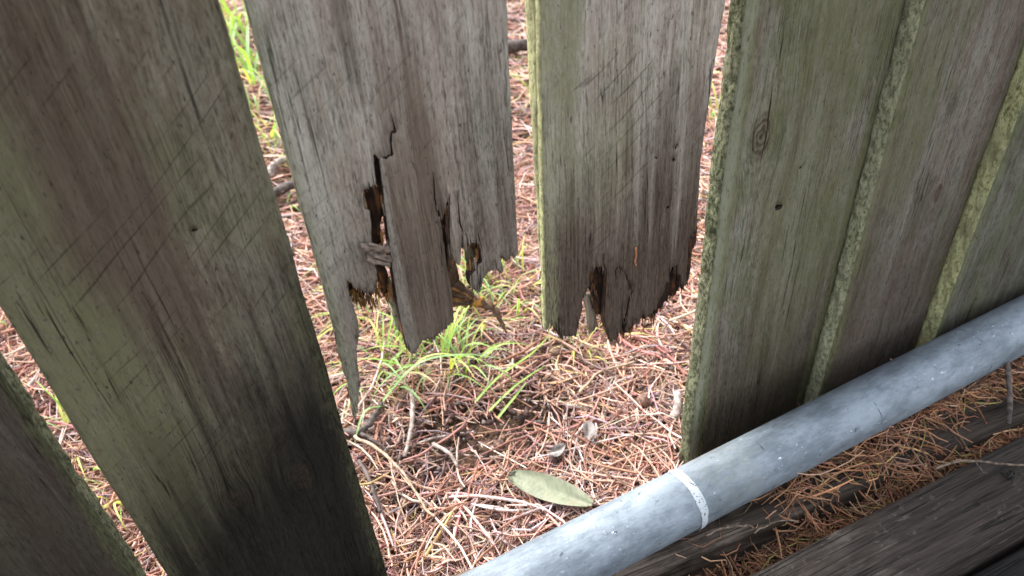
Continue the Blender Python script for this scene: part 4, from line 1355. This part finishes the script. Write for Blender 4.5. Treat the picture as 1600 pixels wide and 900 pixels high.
def curl_scrap():
    V = []; F = []
    r_ = random.Random(9)
    for k in range(5):
        pts = [(r_.uniform(-.004, .004), r_.uniform(-.004, .004), 0)]
        for s in range(3):
            p = pts[-1]
            pts.append((p[0] + r_.uniform(-.006, .006), p[1] + r_.uniform(-.005, .005), max(.001, p[2] + r_.uniform(-.001, .005))))
        p = smooth_path(pts, 4)
        v, f = tube(p, np.linspace(.0018, .0007, len(p)), 6, k, .3)
        o = len(V); V += v; F += [tuple(i + o for i in t) for t in f]
    o = obj('bark_scrap', mesh_np('bark_scrap', np.array(V), F), plain_noise('bark_black', (.008, .007, .007), (.03, .026, .024), 300), None, (.655, -.204, .0600))
    tag(o, 'little curled black scrap of bark on the black sleeper', 'bark scrap')


curl_scrap()
o = twig('chip', [(.3136, -.0010, .3605), (.3142, -.0016, .353), (.3136, -.0012, .347), (.3146, -.0010, .341)], .0010, .0008, plain_noise('rust_chip', (.26, .10, .05), (.42, .19, .10), 300), 'small rust red fleck stuck on the ragged board', 'wood chip', seed=31, wob=.0004)

# ---------------------------------------------------------------- loose fibres hanging from the rotten ends
def fibres(pal, key, seed, n_out, col_a, col_b, zmax, ymax):
    pts = np.array(TRACE[key]) / 1000
    r_ = random.Random(seed)
    V = []; F = []; C = []
    cand = []
    for a, b in zip(pts[:-1], pts[1:]):
        d = b - a
        if abs(d[0]) > .0006 and max(a[1], b[1]) < zmax:
            cand.append((a, b, abs(d[0])))
    wts = [c[2] for c in cand]
    for k in range(n_out):
        a, b, _ = r_.choices(cand, wts)[0]
        t = r_.random()
        p = a + (b - a) * t
        y = r_.uniform(.0008, ymax)
        L = min(.012, r_.expovariate(1 / .0030) + .001)
        wd = r_.uniform(.00025, .0007)
        lx = r_.gauss(0, .22) * L; ly = r_.gauss(0, .25) * L
        up_ = r_.uniform(.003, .010)
        o = len(V)
        x0 = p[0] - pal.location.x
        V += [(x0 - wd, y, p[1] + up_), (x0 + wd, y, p[1] + up_), (x0, y + wd * 1.6, p[1] + up_),
              (x0 - wd * .8 + lx * .4, y + ly * .4, p[1] - L * .4), (x0 + wd * .8 + lx * .4, y + ly * .4, p[1] - L * .4), (x0 + lx * .4, y + wd * 1.4 + ly * .4, p[1] - L * .4),
              (x0 + lx, y + ly, p[1] - L)]
        F += [(o, o + 1, o + 4, o + 3), (o + 1, o + 2, o + 5, o + 4), (o + 2, o, o + 3, o + 5), (o + 3, o + 4, o + 6), (o + 4, o + 5, o + 6), (o + 5, o + 3, o + 6)]
        c = np.array(col_a if y < .004 else col_b) * r_.uniform(.6, 1.35)
        C += [c] * 7
    me = mesh_np('loose_fibres', np.array(V), F, False)
    colattr(me, np.array(C))
    o = obj('loose_fibres', me, needle_mat, pal)
    o['kind'] = 'stuff'


fibres(pc, 'C', 5, 420, (.17, .135, .105), (.20, .10, .04), .50, .009)
fibres(pd, 'D', 6, 480, (.085, .062, .048), (.15, .075, .035), .45, .009)
fibres(pc, 'C_core', 7, 120, (.10, .05, .02), (.16, .075, .025), .45, .014)
fibres(pd, 'D_core', 8, 160, (.09, .05, .025), (.12, .06, .028), .42, .014)
